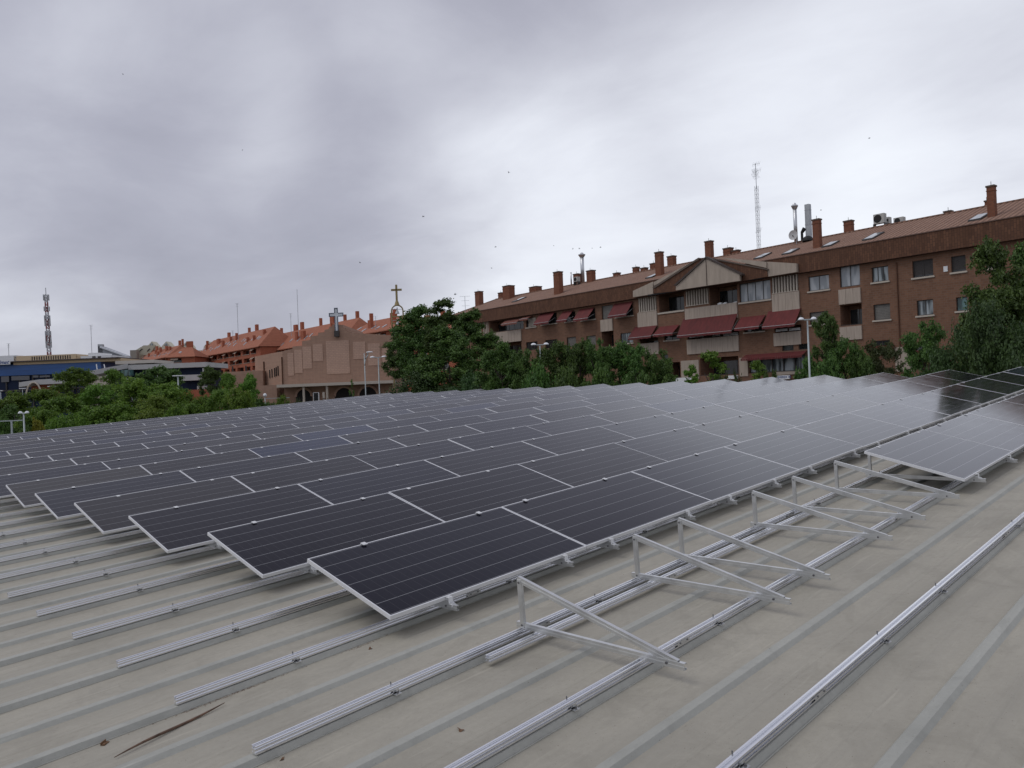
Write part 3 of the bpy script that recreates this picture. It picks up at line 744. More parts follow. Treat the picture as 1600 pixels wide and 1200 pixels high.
# skylights
def skylight(x0, x1, y0, y1, g=None):
    # parallelogram in the picture: left-bottom, right-top
    h = (y1 - y0)
    a = onroof(x0 + 1, y1); c = onroof(x1 - 1, y0)
    s0, s1 = sorted((a[0], c[0])); ya, yb = sorted((a[1], c[1]))
    if s1 - s0 < .5: return
    s1 = max(s1 - .05 * (s1 - s0), s0 + .9)
    ya = max(ya, -.2); yb = min(max(yb, ya + .9), 5.6)
    k = (ZR - zet - .055) / (YR + .45)
    def z(q): return zet + .055 + (q + .45) * k
    def slab(x0_, x1_, y0_, y1_, lo, hi, mi, m): m.add([(x0_, y0_, z(y0_) + lo), (x1_, y0_, z(y0_) + lo), (x1_, y1_, z(y1_) + lo), (x0_, y1_, z(y1_) + lo), (x0_, y0_, z(y0_) + hi), (x1_, y0_, z(y0_) + hi), (x1_, y1_, z(y1_) + hi), (x0_, y1_, z(y1_) + hi)],
                     [(0, 3, 2, 1), (4, 5, 6, 7), (0, 1, 5, 4), (1, 2, 6, 5), (2, 3, 7, 6), (3, 0, 4, 7)], mi)
    m = MB(); slab(s0, s1, ya, yb, -.05, .12, 0, m); o = m.build('skylight', WINF, rf)
    m = MB(); slab(s0 + .1, s1 - .1, ya + .1, yb - .1, .1, .135, 0, m); m.build('pane', g or GLP, o)
for q in [(832, 856, 457, 466), (902, 925, 446, 454.5), (966, 994, 433, 444), (1007, 1032, 428, 436), (1176, 1206, 396, 406), (1220, 1251, 389, 399), (1282, 1311, 378, 387.5), (1345.5, 1381.5, 364, 377), (1511, 1543, 335, 347), (1578, 1604, 324, 336), (803, 817, 466, 472)]: skylight(*q)
# balcony fronts of cream boards, louvres, sills
for q in [(1311, 1345.5, 451, 474.5), (1313, 1347.5, 510, 531), (1207, 1250, 457.5, 485), (1071, 1153, 477.5, 501), (997, 1027.5, 487.5, 511), (1074, 1155, 527.5, 551), (999, 1030, 536, 554), (1209.5, 1252, 519, 539.5), (939, 958, 499, 517.5), (941, 959.5, 543, 556), (772, 815, 517.5, 535)]:
    boards(bld, P.rect(*q))
for q, n_ in [((1206, 1247.5, 429.5, 457), 9), ((1071, 1107.5, 450.5, 477), 9), ((997.5, 1026, 464, 487), 8), ((826, 837.5, 497, 510), 6), ((755, 764, 503, 525), 4)]: louvre(bld, P.rect(*q), n_)
for q in [(1028, 1070, 486.5, 489), (1154, 1205, 470, 472.5)]:
    a, b, c, d = P.rect(*q); MB().box(a, b, -.1, .02, c, d).build('sill', SILL, bld)
# awnings
for q in [(844, 867.5, 489, 506), (880, 896, 486, 502), (906, 929, 482, 500), (960, 989.5, 473, 494.5), (992, 1028, 509, 529), (1031, 1062, 509, 524.5), (1068, 1153.5, 493, 523.5), (1158, 1196.5, 494, 514.5), (1201, 1252, 483.5, 511.5)]:
    awning(bld, P, *q)
for q in [(791, 816, 498.5, 507), (820, 833, 494, 500)]: awning(bld, P, *q, AWNB, .9)
# ground-floor shop front, awning strip, columns, sign
a, b, c, d = shop
sf = MB()
for i in range(6): sf.box(a + (b - a) * i / 5 - .05, a + (b - a) * i / 5 + .05, .3, .38, c, d)
sf.box(a, b, .3, .38, c, c + .1)
sfo = sf.build('shop_window', WINF, bld); MB().box(a, b, .39, .41, c, d).build('pane', GLM, sfo)
a2, b2, c2, d2 = P.rect(1166, 1262, 551, 560)
m = MB(); n_ = 34
for i in range(n_): p = a2 + (b2 - a2) * i / n_; q = a2 + (b2 - a2) * (i + 1) / n_; m.add([(p, -.02, d2), (q, -.02, d2), (q - .01, -.9, c2 + .12), (p + .01, -.9, c2 + .12), (p + .01, -.9, c2 - .06), (q - .01, -.9, c2 - .06), ((p + q) / 2, -.02, d2 - .02)], [(0, 1, 2, 3), (3, 2, 5, 4)])
m.build('shop_awning', AWN, bld)
for q in [(1065, 1092.5, 563, 592), (1156, 1169, 559, 588), (1399.5, 1428, 542, 580)]:
    a, b, c, d = P.rect(*q); MB().box(a, b, -.08, .02, c, d).build('cream_wall_panel', CREAM, bld)
for q in [(1360, 1398, 540, 549), (1428, 1441, 548, 569)]:
    a, b, c, d = P.rect(*q); MB().box(a, b, -.35, -.01, c, d).build('red_blind', AWN, bld)
a, b, c, d = P.rect(1213, 1262, 580, 585); MB().box(a, b, -.12, -.01, c, d).build('shop_ledge', CREAM, bld)
def text_mesh(cu):
    o = bpy.data.objects.new('tmp', cu); COL.objects.link(o); dg = bpy.context.evaluated_depsgraph_get(); me = bpy.data.meshes.new_from_object(o.evaluated_get(dg))
    COL.objects.unlink(o); bpy.data.objects.remove(o); return me
# signboards at street level
def signboard(x0, x1, y0, y1, label, text=None, size=.4):
    r = P.rect(x0, x1, y0, y1); t = empty('shop_sign', tuple(P.o + P.r * r[0] - P.n * .35 + Vector((0, 0, r[2]))), (0, 0, P.az), label, 'sign')
    w_ = r[1] - r[0]; h_ = r[3] - r[2]
    MB().box(0, w_, 0, .12, 0, h_).build('sign_panel', WHITE, t)
    if text:
        cu = bpy.data.curves.new('lettering', 'FONT'); cu.body = text; cu.size = size; cu.extrude = .01; cu.space_character = 1.05; cu.materials.append(SIGNB)
        o = ob('lettering', text_mesh(cu), t)
        o.location = (.12, -.012, h_ * .3); o.rotation_euler = (R(90), 0, 0)
signboard(1214, 1237, 586.5, 592.5, 'small white shop sign with blue lettering below the shop window', 'CEVEREX 30', .26)
signboard(1056, 1084, 590, 599, 'plain white shop sign board below the cream wall left of the gable', None)
signboard(1140, 1156, 586.5, 592, 'short plain white sign board between the two cream pillars')
# cream/brick cross gable
def gpt(x, y, o): return P.f(x, y, o)
def gprism(pts, o, thick, mat_, name, parent=bld):
    pl = [gpt(x, y, o) for x, y in pts]
    return MB().prism(pl, o, o + thick).build(name, mat_, parent)
cg = gprism([(1056, 453.7), (1056, 443.7), (1102.5, 402), (1156, 427.5), (1155.5, 438.7)], -1.5, .25, CREAM, 'gable')
gprism([(1103.3, 404), (1102.1, 404), (1103.8, 446), (1105, 446)], -1.53, .02, mat_cap, 'joint_strip', cg)
gprism([(1052, 446), (1102.5, 400.6), (1158.6, 427.6), (1158.6, 430.2), (1102.5, 403.4), (1056, 446)], -1.62, .5, mat('dark_verge', (.05, .035, .03), .7), 'verge', cg)
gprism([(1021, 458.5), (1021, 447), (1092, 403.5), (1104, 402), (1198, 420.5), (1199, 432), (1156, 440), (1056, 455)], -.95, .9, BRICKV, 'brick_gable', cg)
gprism([(1019, 449), (1091, 402.5), (1094, 403.8), (1022, 450.5)], -1.05, .3, mat_cap, 'dark_verge', cg)
gprism([(1104, 401.5), (1199.5, 420), (1199.5, 422), (1104, 403.6)], -1.05, .3, mat_cap, 'dark_verge', cg)
gprism([(989, 464.4), (989, 454.5), (1020, 440.0), (1020.6, 459.5)], -.85, .3, CREAM, 'cream_wing', cg)
gprism([(1021, 441), (1088, 405.5), (1092, 406), (1022, 446.5)], -1.0, .2, CREAM, 'cream_wing', cg)
gprism([(1199.5, 432.3), (1198, 408.8), (1244, 411.5), (1244.5, 425)], -.85, .3, CREAM, 'cream_wing', cg)
gprism([(1122, 402), (1197, 418.5), (1197, 409), (1150, 404.5)], -1.0, .2, CREAM, 'cream_wing', cg)
# soffit under the gable
a = P.f(1021, 458)[0]; b = P.f(1199, 432)[0]; zs_ = P.f(1056, 455, -.95)[1]
MB().box(a, b, -.9, .0, zs_ - .02, zs_ + .1).build('soffit', DARK, cg)
gt = MB()
xa, za = P.f(1056, 444, -1.5); xb, zb_ = P.f(1102.5, 402, -1.5); xc_, zc_ = P.f(1156, 427.5, -1.5)
gt.add([(xa, -1.55, za), (xb, -1.55, zb_), (xb, 4.2, zb_ + .02), (xa, -.4, za)], [(0, 1, 2, 3)]).add([(xb, -1.55, zb_), (xc_, -1.55, zc_), (xc_, -.4, zc_), (xb, 4.2, zb_ + .02)], [(0, 1, 2, 3)])
gt.build('gable_roof', TILE, cg)
# small plaque
a, b, c, d = P.rect(1474.5, 1481, 416, 424.5); MB().box(a, b, -.05, 0, c, d).build('plaque', WHITE, bld)
a, b, c, d = P.rect(1403.6, 1405, 410, 560); MB().box(a, b, -.1, 0, c, d).build('downpipe', BRICKV, bld)
# washing and clutter on balconies
for (x, y) in ((1120, 473.5), (1128, 473), (1144, 472)): 
    a, b, c, d = P.rect(x, x + 6, y, y + 3.5); MB().box(a, b, .1, .2, c, d).box(a + .1, b - .05, .2, .3, c + .05, d + .05).build('balcony_clutter', WHITE, bld)
for (x0, x1, y0, y1) in ((1077, 1099, 523.5, 527), (1113, 1125, 520.5, 525), (1130, 1153, 520, 524), (1212, 1230, 514, 517.5), (1233, 1250, 512.5, 516)):
    a, b, c, d = P.rect(x0, x1, y0, y1, .1); MB().box(a, b, .1, .13, c, c + .05).box(a, b, .1, .13, d - .05, d).box(a, b, .12, .14, (c + d) / 2 - .03, (c + d) / 2 + .03).build('clothes_rail', WHITE, bld)
# rooftop things
def rt(name, x, y, label, cat, off, group=None):
    s, z = P.f(x, y, off); p = P.o + P.r * s + P.n * off + Vector((0, 0, z)); return empty(name, tuple(p), (0, 0, P.az), label, cat, group), P
def acunit(x0, x1, y0, y1, label, off=6.4):
    r = P.rect(x0, x1, y0, y1, off); t = empty('air_conditioner', tuple(P.o + P.r * r[0] + P.n * off + Vector((0, 0, r[2]))), (0, 0, P.az), label, 'air conditioner', 'air conditioners on the roof')
    w_, h_ = r[1] - r[0], r[3] - r[2]
    MB().box(0, w_, 0, .5, 0, h_).build('case', ACM, t)
    g_ = MB(); g_.tube((w_ * .4, -.012, h_ / 2), (w_ * .4, .02, h_ / 2), min(w_, h_) * .42, 16); go = g_.build('fan_grille', DARK, t)
    MB().box(-.05, .02, 0, .45, -.9, 0).box(w_ - .02, w_ + .05, 0, .45, -.9, 0).build('bracket', WINF, t)
acunit(1364.5, 1381, 334, 349, 'large grey air conditioner unit standing on the roof ridge')
acunit(1384, 1389, 339, 349, 'narrow grey air conditioner unit right behind the large one', 7.2)
acunit(1396, 1411, 339.5, 350, 'smaller grey air conditioner unit right of the large one on the ridge')
acunit(896.5, 902, 432.5, 440, 'small white air conditioner fixed to a chimney at the left of the roof', 5.2)
def flue(x, yt, yb, wpx, label, cap=True, off=5.5, square=False):
    s, z0 = P.f(x, yb, off); _, z1 = P.f(x, yt, off); rr = (P.f(x + wpx / 2, yb, off)[0] - P.f(x - wpx / 2, yb, off)[0]) / 2
    t = empty('metal_flue', tuple(P.o + P.r * s + P.n * off + Vector((0, 0, z0 - .6))), (0, 0, P.az), label, 'flue'); H_ = z1 - z0 + .6
    if square: MB().box(-rr, rr, -rr, rr, 0, H_).box(-rr - .02, rr + .02, -rr - .02, rr + .02, H_ - .55, H_ - .5).box(-rr - .02, rr + .02, -rr - .02, rr + .02, H_ * .45, H_ * .47).build('pipe', STEEL, t)
    else: MB().tube((0, 0, 0), (0, 0, H_ - .35), rr, 12).build('pipe', METP, t, True)
    if cap: MB().tube((0, 0, H_ - .55), (0, 0, H_ - .25), rr * 1.1, 12, rr * 1.9).tube((0, 0, H_ - .25), (0, 0, H_ - .18), rr * 1.9, 12).dome((0, 0, H_ - .18), rr * 1.1, rr * 1.1, .25, 10, 4).build('cowl', METP, t)
flue(910.5, 395, 434, 4.2, 'tall slim silver flue with cowl behind the left part of the roof', off=8)
flue(1243.5, 317.5, 368, 5.2, 'tall silver flue with cowl behind the satellite dish')
flue(1264, 319, 368, 6.6, 'square grey metal flue right of the silver one', False, 6.2, True)
flue(892.5, 421, 438, 1.6, 'short thin dark flue beside the small air conditioner', False, 6)
# satellite dish
s, z = P.f(1243.7, 368, 5.0)
t = empty('satellite_dish', tuple(P.o + P.r * s + P.n * 5.0 + Vector((0, 0, z))), (0, 0, P.az), 'round grey satellite dish on the ridge at the foot of the silver flue', 'satellite dish')
m = MB(); ring = []
for j in range(5):
    for i in range(20):
        a_ = 2 * math.pi * i / 20; rr = .46 * (j + .001) / 4; ring.append((rr * math.cos(a_), .1 * (1 - (rr / .46) ** 2) - .5, rr * math.sin(a_)))
m.add(ring, [(j * 20 + i, j * 20 + (i + 1) % 20, (j + 1) * 20 + (i + 1) % 20, (j + 1) * 20 + i) for j in range(4) for i in range(20)]).build('reflector', mat('dish_paint', (.5, .5, .5), .5), t)
MB().bar((0, -.1, -.38), (.0, -.55, -.1), .03, .03).box(-.04, .04, -.6, -.52, -.12, -.03).build('feed_arm', WINF, t); MB().tube((0, .05, 0), (0, .05, -.8), .03, 8).build('mount', STEEL, t)
s, z = P.f(1255, 358, 6.0)
t = empty('vent_elbow', tuple(P.o + P.r * s + P.n * 6 + Vector((0, 0, z))), (0, 0, P.az), 'black bent vent pipe between dish and square flue', 'vent')
MB().tube((-.15, 0, -1.2), (-.15, 0, -.25), .12, 10).tube((-.15, 0, -.3), (.15, 0, .05), .14, 10, .2).build('pipe', BLACK, t)
s, z = P.f(1262, 370, 5.6)
t = empty('roof_terrace_canopy', tuple(P.o + P.r * s + P.n * 5.6 + Vector((0, 0, z))), (0, 0, P.az), 'low black curved hood at the foot of the square flue', 'hood')
MB().dome((0, 0, -.4), .5, .6, .5, 12, 4).build('hood', BLACK, t)
# lattice antenna mast on the ridge
def lattice(name, base, H_, wdt, label, cat, mats=(STEEL,), band=0, topw=None, seg=None, group=None, tk=.025):
    t = empty(name, tuple(base), (0, 0, P.az), label, cat, group); m = MB(); seg = seg or max(4, int(H_ / (wdt * 1.6))); topw = wdt if topw is None else topw
    for k in range(seg):
        z0, z1 = H_ * k / seg, H_ * (k + 1) / seg; w0 = (wdt + (topw - wdt) * k / seg) / 2; w1 = (wdt + (topw - wdt) * (k + 1) / seg) / 2
        mi = (k * band // seg) % len(mats) if band else 0
        c0 = [(-w0, -w0), (w0, -w0), (w0, w0), (-w0, w0)]; c1 = [(-w1, -w1), (w1, -w1), (w1, w1), (-w1, w1)]
        for i in range(4):
            j = (i + 1) % 4
            m.tube((*c0[i], z0), (*c1[i], z1), tk, 4, mi=mi); m.tube((*c0[i], z0), (*c1[j], z1), tk * .7, 3, mi=mi); m.tube((*c0[i], z0), (*c0[j], z0), tk * .7, 3, mi=mi)
    m.build('lattice_mast', list(mats), t); return t
def yagi(par, z, L_, nel, a, el=.35):
    m = MB(); d = Vector((math.cos(a), math.sin(a), 0)); e = Vector((-d.y, d.x, 0)) * .6 + Vector((0, 0, .8)); m.tube(Vector((0, 0, z)) - d * L_ * .4, Vector((0, 0, z)) + d * L_ * .6, .015, 4)
    for i in range(nel): c = Vector((0, 0, z)) + d * L_ * (-.4 + i / (nel - 1)); m.tube(c - e * el, c + e * el, .010, 3)
    return m.build('aerial', STEEL, par)
s, z0 = P.f(1186, 391, 6.2); z1 = P.f(1184, 290, 6.2)[1]; ztop = P.f(1184, 254, 6.2)[1]
am = lattice('antenna_mast', P.o + P.r * s + P.n * 6.2 + Vector((0, 0, z0 - .3)), z1 - z0 + .3, .26, 'tall slim lattice aerial mast with yagi antennas on the roof ridge', 'antenna', tk=.014)
MB().tube((0, 0, z1 - z0), (0, 0, ztop - z0 + .3), .03, 6).build('pole', STEEL, am)
for q, l_, n_, a_ in ((.15, .7, 5, .2), (1.2, .8, 6, .3), (1.35, .6, 5, 2.9), (2.0, .8, 6, 2.8), (7.2, .5, 4, .5), (10.8, .5, 5, .1)): yagi(am, ztop - z0 + .3 - q * .62, l_, n_, a_)

# ------------------------------------------------------------------ roads and pavement by the apartment building
rp = [P.o + P.r * -120 - P.n * 14, P.o + P.r * 60 - P.n * 14, P.o + P.r * 60 - P.n * 5, P.o + P.r * -120 - P.n * 5]
MB().add([(q.x, q.y, .004) for q in rp], [(0, 1, 2, 3)]).build('road', ASPH)['kind'] = 'structure'
rp = [P.o + P.r * -120 - P.n * 5, P.o + P.r * 60 - P.n * 5, P.o + P.r * 60, P.o + P.r * -120]
mb = MB(); mb.add([(q.x, q.y, .13) for q in rp] + [(q.x, q.y, 0) for q in rp], [(0, 1, 2, 3), (0, 4, 5, 1), (1, 5, 6, 2), (3, 7, 4, 0)]); mb.build('pavement', PAVE)['kind'] = 'structure'

# ------------------------------------------------------------------ church
C = Plane_(525, 92, VIEW_AZ)
ch = C.empty('church', 'brown brick church with stepped gable and pale recessed panels', 'church')
pts = [(441, 640), (441, 549), (457, 545), (457, 541.5), (472, 540), (472, 533), (485, 531), (485, 525.5), (497, 524), (497, 520), (507, 519), (507, 515.5), (514, 514), (514, 511), (519, 510), (519, 507), (536, 507.5), (537, 512), (541, 513), (541, 517.5), (549, 518.5), (552, 520), (612, 524), (612, 640)]
pl = [C.f(x, y) for x, y in pts]
pl[0] = (pl[0][0], 0); pl[-1] = (pl[-1][0], 0)
MB().prism(pl, 0, 12).build('wall', CHURCHB, ch)
sL_, zL = C.f(441, 549); ax, az_ = C.f(398, 557, 8)
az2 = C.f(398, 557, 8)[1]
sw = MB().add([(sL_, 0, 0), (sL_, 0, zL), (ax, 8, az2), (ax, 8, 0)], [(0, 1, 2, 3)])
sw.add([(sL_, 0, zL), (sL_ + 3, 8, zL), (ax, 8, az2)], [(0, 1, 2)])
sw.build('side_wall', CHURCHB, ch)
m = MB()
for i, x in enumerate((421.5, 425, 429, 431.5, 434.2)):
    f = (441 - x) / 43; px = sL_ + (ax - sL_) * f; py = 8 * f
    zt = C.f(x, 578 - i * 1.5, py)[1]; zb = C.f(x, 591 - i * 1.0, py)[1]
    m.box(px - .05, px + .05, py - .16, py - .03, zb, zt)
m.build('slit_window', DARK, ch)
for x, yt in ((413, 565), (440.5, 558)):
    f = (441 - x) / 43; px = sL_ + (ax - sL_) * f; py = 8 * f
    MB().box(px - .07, px + .07, py - .2, py - .02, 0, C.f(x, yt, py)[1]).build('downpipe', BRICKV, ch)
for q in [(510, 546, 532, 584), (552, 571, 534, 561), (575, 594, 536.5, 571), (597.5, 607, 540, 580), (489, 504.5, 537.5, 564.5), (473, 487, 541.5, 576), (460, 472.5, 546.5, 583), (449.5, 459, 551.5, 587)]:
    a, b, c, d = C.rect(*q); MB().box(a, b, -.06, .02, c, d).build('pale_panel', CHURCHP, ch)
a = C.f(432, 600, -3)[0]; b = C.f(614, 600, -3)[0]; zc = C.f(525, 597.5, -3)[1]; zc2 = C.f(525, 602, -3)[1]
MB().box(a, b, -3, -.01, zc2, zc).build('canopy', SILL, ch)
for x in (474.5, 511): s = C.f(x, 610, -2.6)[0]; MB().tube((s, -2.6, 0), (s, -2.6, zc2), .14, 8).build('canopy_pillar', SILL, ch)
for x0, x1 in ((462, 487), (523, 552), (560, 590)):
    a, b = C.f(x0, 612, -.1)[0], C.f(x1, 612, -.1)[0]; cx, rr = (a + b) / 2, (b - a) / 2; zt = C.f(500, 606, -.1)[1]
    arc = [(cx + rr * math.cos(math.pi * i / 14), zt - rr + rr * math.sin(math.pi * i / 14)) for i in range(15)]
    o = MB().prism([(a, 0.01)][::-1] + [(b, .01)] + arc, -.12, -.01).build('doorway', DARK, ch)
    m = MB()
    for i in range(14): m.bar((arc[i][0], -.16, arc[i][1]), (arc[i + 1][0], -.16, arc[i + 1][1]), .1, .25)
    m.build('arch', CHURCHP, o)
a, b, c, d = C.rect(350, 412, 580, 640, 4); MB().box(a, b, 4, 9, 0, d).build('annex', CHURCHB, ch)
a, b, c, d = C.rect(404, 433, 602, 640, -1); MB().box(a, b, -1, 3, 0, d).build('porch_wall', CHURCHB, ch)
# cross on church
s, z0 = C.f(526.5, 526, -.3); zt = C.f(524.5, 481, -.3)[1]
t = empty('steel_cross', tuple(C.o + C.r * s - C.n * .3 + Vector((0, 0, z0))), (0, 0, C.az), 'outlined steel cross mounted on the peak of the brown church gable', 'cross')
H_ = zt - z0; MB().box(-.28, .28, -.25, .25, 0, .7).build('base', WINF, t)
m = MB(); wv = .17; za = H_ * .76
for sx in (-1, 1): m.box(sx * wv - .045, sx * wv + .045, -.06, .06, .7, za - .18).box(sx * wv - .045, sx * wv + .045, -.06, .06, za + .18, H_)
m.box(-wv, wv, -.06, .06, H_ - .09, H_)
for sz in (-1, 1): m.box(-.85, -wv - .046, -.06, .06, za + sz * .18 - .045, za + sz * .18 + .045).box(wv + .046, .85, -.06, .06, za + sz * .18 - .045, za + sz * .18 + .045)
m.box(-.85, -.76, -.06, .06, za - .13, za + .13).box(.76, .85, -.06, .06, za - .13, za + .13)
m.build('outline', mat('dark_steel', (.10, .12, .16), .5, .4), t); MB().box(-wv + .05, wv - .05, -.02, .02, .7, H_ - .1).box(-.75, .75, -.021, .021, za - .13, za + .13).build('infill', mat('pale_cross_infill', (.6, .64, .68), .5), t)
# bell frame with gilded cross
Q = Plane_(620, 82, VIEW_AZ)
s, z0 = Q.f(622, 520); zt = Q.f(617, 445)[1]; wv = (Q.f(629.5, 500)[0] - Q.f(611.5, 500)[0]) / 2
t = empty('bell_frame', tuple(Q.o + Q.r * s + Vector((0, 0, 0))), (0, 0, Q.az), 'gilded arched bell frame topped by a plain cross behind the trees', 'bell frame')
za = Q.f(620, 483)[1]; zr = za - .2
m = MB().tube((-wv, 0, 0), (-wv, 0, zr), .075, 8).tube((wv, 0, 0), (wv, 0, zr), .075, 8)
arc = [(wv * math.cos(math.pi * i / 16), 0, zr + wv * math.sin(math.pi * i / 16)) for i in range(17)]; m.path(arc, .07, 8)
m.bar((-wv, 0, Q.f(620, 494.5)[1]), (wv, 0, Q.f(620, 494.5)[1]), .1, .12).bar((-wv, 0, Q.f(620, 505)[1]), (wv, 0, Q.f(620, 505)[1]), .08, .12).build('arch', GOLD, t)
ztop = zr + wv; zx = Q.f(618, 453)[1]; ww = (Q.f(626.5, 453)[0] - Q.f(610, 453)[0]) / 2
MB().tube((0, 0, ztop - .05), (0, 0, ztop + .5), .3, 8, .12).bar((0, 0, ztop), (0, 0, zt), .2, .2, (0, 1, 0)).bar((-ww, 0, zx), (ww, 0, zx), .2, .2).build('cross', GOLD, t)
for zb in (Q.f(620, 485)[1], Q.f(620, 502)[1]):
    MB().tube((0, 0, zb - .35), (0, 0, zb), .24, 10, .1).tube((0, 0, zb), (0, 0, zb + .3), .06, 6).bar((-wv, 0, zb + .1), (wv, 0, zb + .1), .04, .04).build('bell', STEEL, t, False)

# ------------------------------------------------------------------ orange apartment blocks beyond
def orange_block(x0, x1, xref, depth, yeave, yridge, label, floors=(11, 11), seed=0, group='orange brick apartment blocks', chim=(), deep=16, az=None, pv=None):
    D = Plane_(xref, depth, R(83.4 - 180) if az is None else az)
    s0 = D.f(x0, yeave)[0]; s1 = D.f(x1, yeave)[0]; ze = D.f(xref, yeave)[1]
    t = empty('brick_apartment_block', tuple(D.o), (0, 0, D.az), label, 'building', group)
    rg = random.Random(seed)
    hs = []; n_ = 5; fh = 3.0
    for k in range(4):
        zt = ze - .5 - k * fh; x = s0 + 1
        while x < s1 - 4:
            wv = rg.uniform(3.5, 7); hs.append((x, min(x + wv, s1 - .5), zt - 1.6, zt, 1.3)); x += wv + rg.uniform(.6, 2.2)
    m = MB(); wall(m, s0, s1, 0, ze, hs)
    m.add([(s0, 0, 0), (s0, deep, 0), (s0, deep, ze), (s0, 0, ze)], [(0, 3, 2, 1)]).add([(s1, 0, 0), (s1, deep, 0), (s1, deep, ze), (s1, 0, ze)], [(0, 1, 2, 3)])
    m.build('wall', ORB, t)
    for a, b, c, d, e in hs:
        if d > ze - 8:
            MB().box(a + .1, b - .1, 1.22, 1.28, c + .1, d - .2).build('window', GLD, t)
            if rg.random() < .45:
                q = a + rg.uniform(0, 1); MB().add([(q, -.05, d + .1), (min(q + 3, b), -.05, d + .1), (min(q + 3, b), -1.1, d - .7), (q, -1.1, d - .7)], [(0, 1, 2, 3), (3, 2, 1, 0)]).build('awning', AWNP, t)
            MB().box(a - .1, b + .1, -.15, .02, c - .1, c).build('sill', SILL, t)
    zr = D.f(xref, yridge, 7)[1]; h = 6
    ro = MB().add([(s0 - .6, -.9, ze), (s1 + .6, -.9, ze), (s1 - h * .6, 7, zr), (s0 + h * .6, 7, zr), (s0 - .6, 15, ze), (s1 + .6, 15, ze)], [(0, 1, 2, 3), (0, 3, 4), (1, 5, 2), (3, 2, 5, 4)])
    ro.add([(s0 - .6, -.9, ze - .25), (s1 + .6, -.9, ze - .25), (s1 + .6, -.9, ze - .001), (s0 - .6, -.9, ze - .001)], [(0, 1, 2, 3)])
    ro = ro.build('roof', TILEO, t)
    for i in range(int((s1 - s0) / 6)):
        x = s0 + 3 + i * 6 + rg.uniform(-2, 2); y = rg.choice((2.0, 4.0, 7.2, 7.2)); wv = rg.choice((.7, .9, 1.6, 2.4)); zb = ze + (zr - ze) * min(1, (y + .9) / 7.9)
        MB().box(x, x + wv, y, y + .9, zb - .6, zb + rg.uniform(1.2, 2.4) + (.4 if y > 7 else .6)).build('chimney', ORB, ro)
    for i in range(int((s1 - s0) / 4)):
        x = s0 + 4 + i * 4 + rg.uniform(-1, 1); y = rg.uniform(.6, 3); zb = ze + (zr - ze) * (y + .9) / 7.9; zb2 = ze + (zr - ze) * (y + 2.1) / 7.9
        if x < s1 - 5: MB().add([(x, y, zb + .15), (x + .9, y, zb + .15), (x + .9, y + 1.2, zb2 + .15), (x, y + 1.2, zb2 + .15), (x, y, zb), (x + .9, y, zb), (x + .9, y + 1.2, zb2), (x, y + 1.2, zb2)], [(0, 1, 2, 3), (0, 4, 5, 1), (1, 5, 6, 2), (3, 7, 4, 0)]).build('skylight', GLP, ro)
    return D, t
orange_block(205, 263, 240, 390, 562, 549, 'farthest low orange brick block with tiled roof behind the white office', seed=1)
orange_block(304, 407, 355, 300, 550.5, 527, 'long orange brick block with strip balconies left of the church', seed=2)
orange_block(262, 304, 283, 300, 557.5, 543, 'orange brick corner pavilion with hipped roof beside the long block', seed=3, az=VIEW_AZ)
orange_block(404, 540, 470, 262, 541, 515, 'orange roofed block rising behind the left side of the church', seed=4)
orange_block(538, 616, 575, 205, 521, 503, 'orange roofed block behind the right side of the church and bell frame', seed=5)
orange_block(600, 720, 650, 185, 527, 508, 'orange roofed block hidden behind the tall trees near the bell frame', seed=6)

# cream terrace with dormer gables far left
D = Plane_(260, 420, VIEW_AZ)
t = D.empty('cream_terrace', 'cream houses with pointed dormer gables far behind the orange roofs', 'building')
a, b, c, d = D.rect(206, 335, 549, 600); MB().box(a, b, 0, 10, 0, d).build('wall', CREAMW, t)
for x in (238.5, 261, 292.5, 327):
    m = MB(); p = [D.f(x - 9, 548), D.f(x - 7, 541), D.f(x, 533.5), D.f(x + 7, 541), D.f(x + 9, 548)]
    g_ = m.prism(p, -1, 5).build('dormer_gable', CREAMW, t)
    MB().prism([D.f(x - 3.2, 540), D.f(x, 535.5), D.f(x + 3.2, 540)], -1.2, -.98).build('gable_window', GLM, g_)
p = [D.f(206, 553), D.f(228, 540), D.f(246, 540), D.f(236, 556)]; MB().prism(p, -2.5, -1.5).build('sloped_roof', mat('pale_green_tiles', (.40, .39, .31), .8), t)
for x in (221, 233): MB().prism([D.f(x, 549), D.f(x + 4, 545), D.f(x + 5.5, 545.5), D.f(x + 1.6, 549.5)], -2.8, -2.51).build('skylight', WINF, t)
# concrete stair tower
a, b, c, d = D.rect(204, 214, 547, 600, -6); MB().box(a, b, -6, -3, 0, d).build('stair_tower', mat('grey_brown_render', (.25, .23, .2), .9), t)

# blue and cream commercial building, far left
B = Plane_(80, 175, VIEW_AZ)
t = B.empty('blue_commercial_building', 'wide blue clad commercial building with dark flat roof edge and cream top', 'building')
a, _, _, zt = B.rect(-160, 158, 568, 590); b = B.f(158, 580)[0]; z1 = B.f(80, 567)[1]; z0 = B.f(80, 584.5)[1]
MB().box(a, b, 0, 20, z0, z1).build('blue_cladding', BLUE, t)
e_ = B.f(186, 560, -1)[0]; zc0 = B.f(100, 567.3, -.3)[1]; zc1 = B.f(100, 563, -.3)[1]; x22 = B.f(22, 565)[0]
MB().box(x22, e_, -.3, 20, zc0, zc1).build('cream_band', CREAMY, t)
zr1 = B.f(100, 561.2, -1.2)[1]; MB().box(a, e_, -1.2, 20, zc1, zr1).build('roof_edge', mat('dark_brown_fascia', (.06, .045, .045), .7), t)
za = B.f(60, 555.2, 1)[1]; m = MB(); x0_, x1_ = B.f(21.5, 558, 1)[0], B.f(119, 558, 1)[0]
hs = []
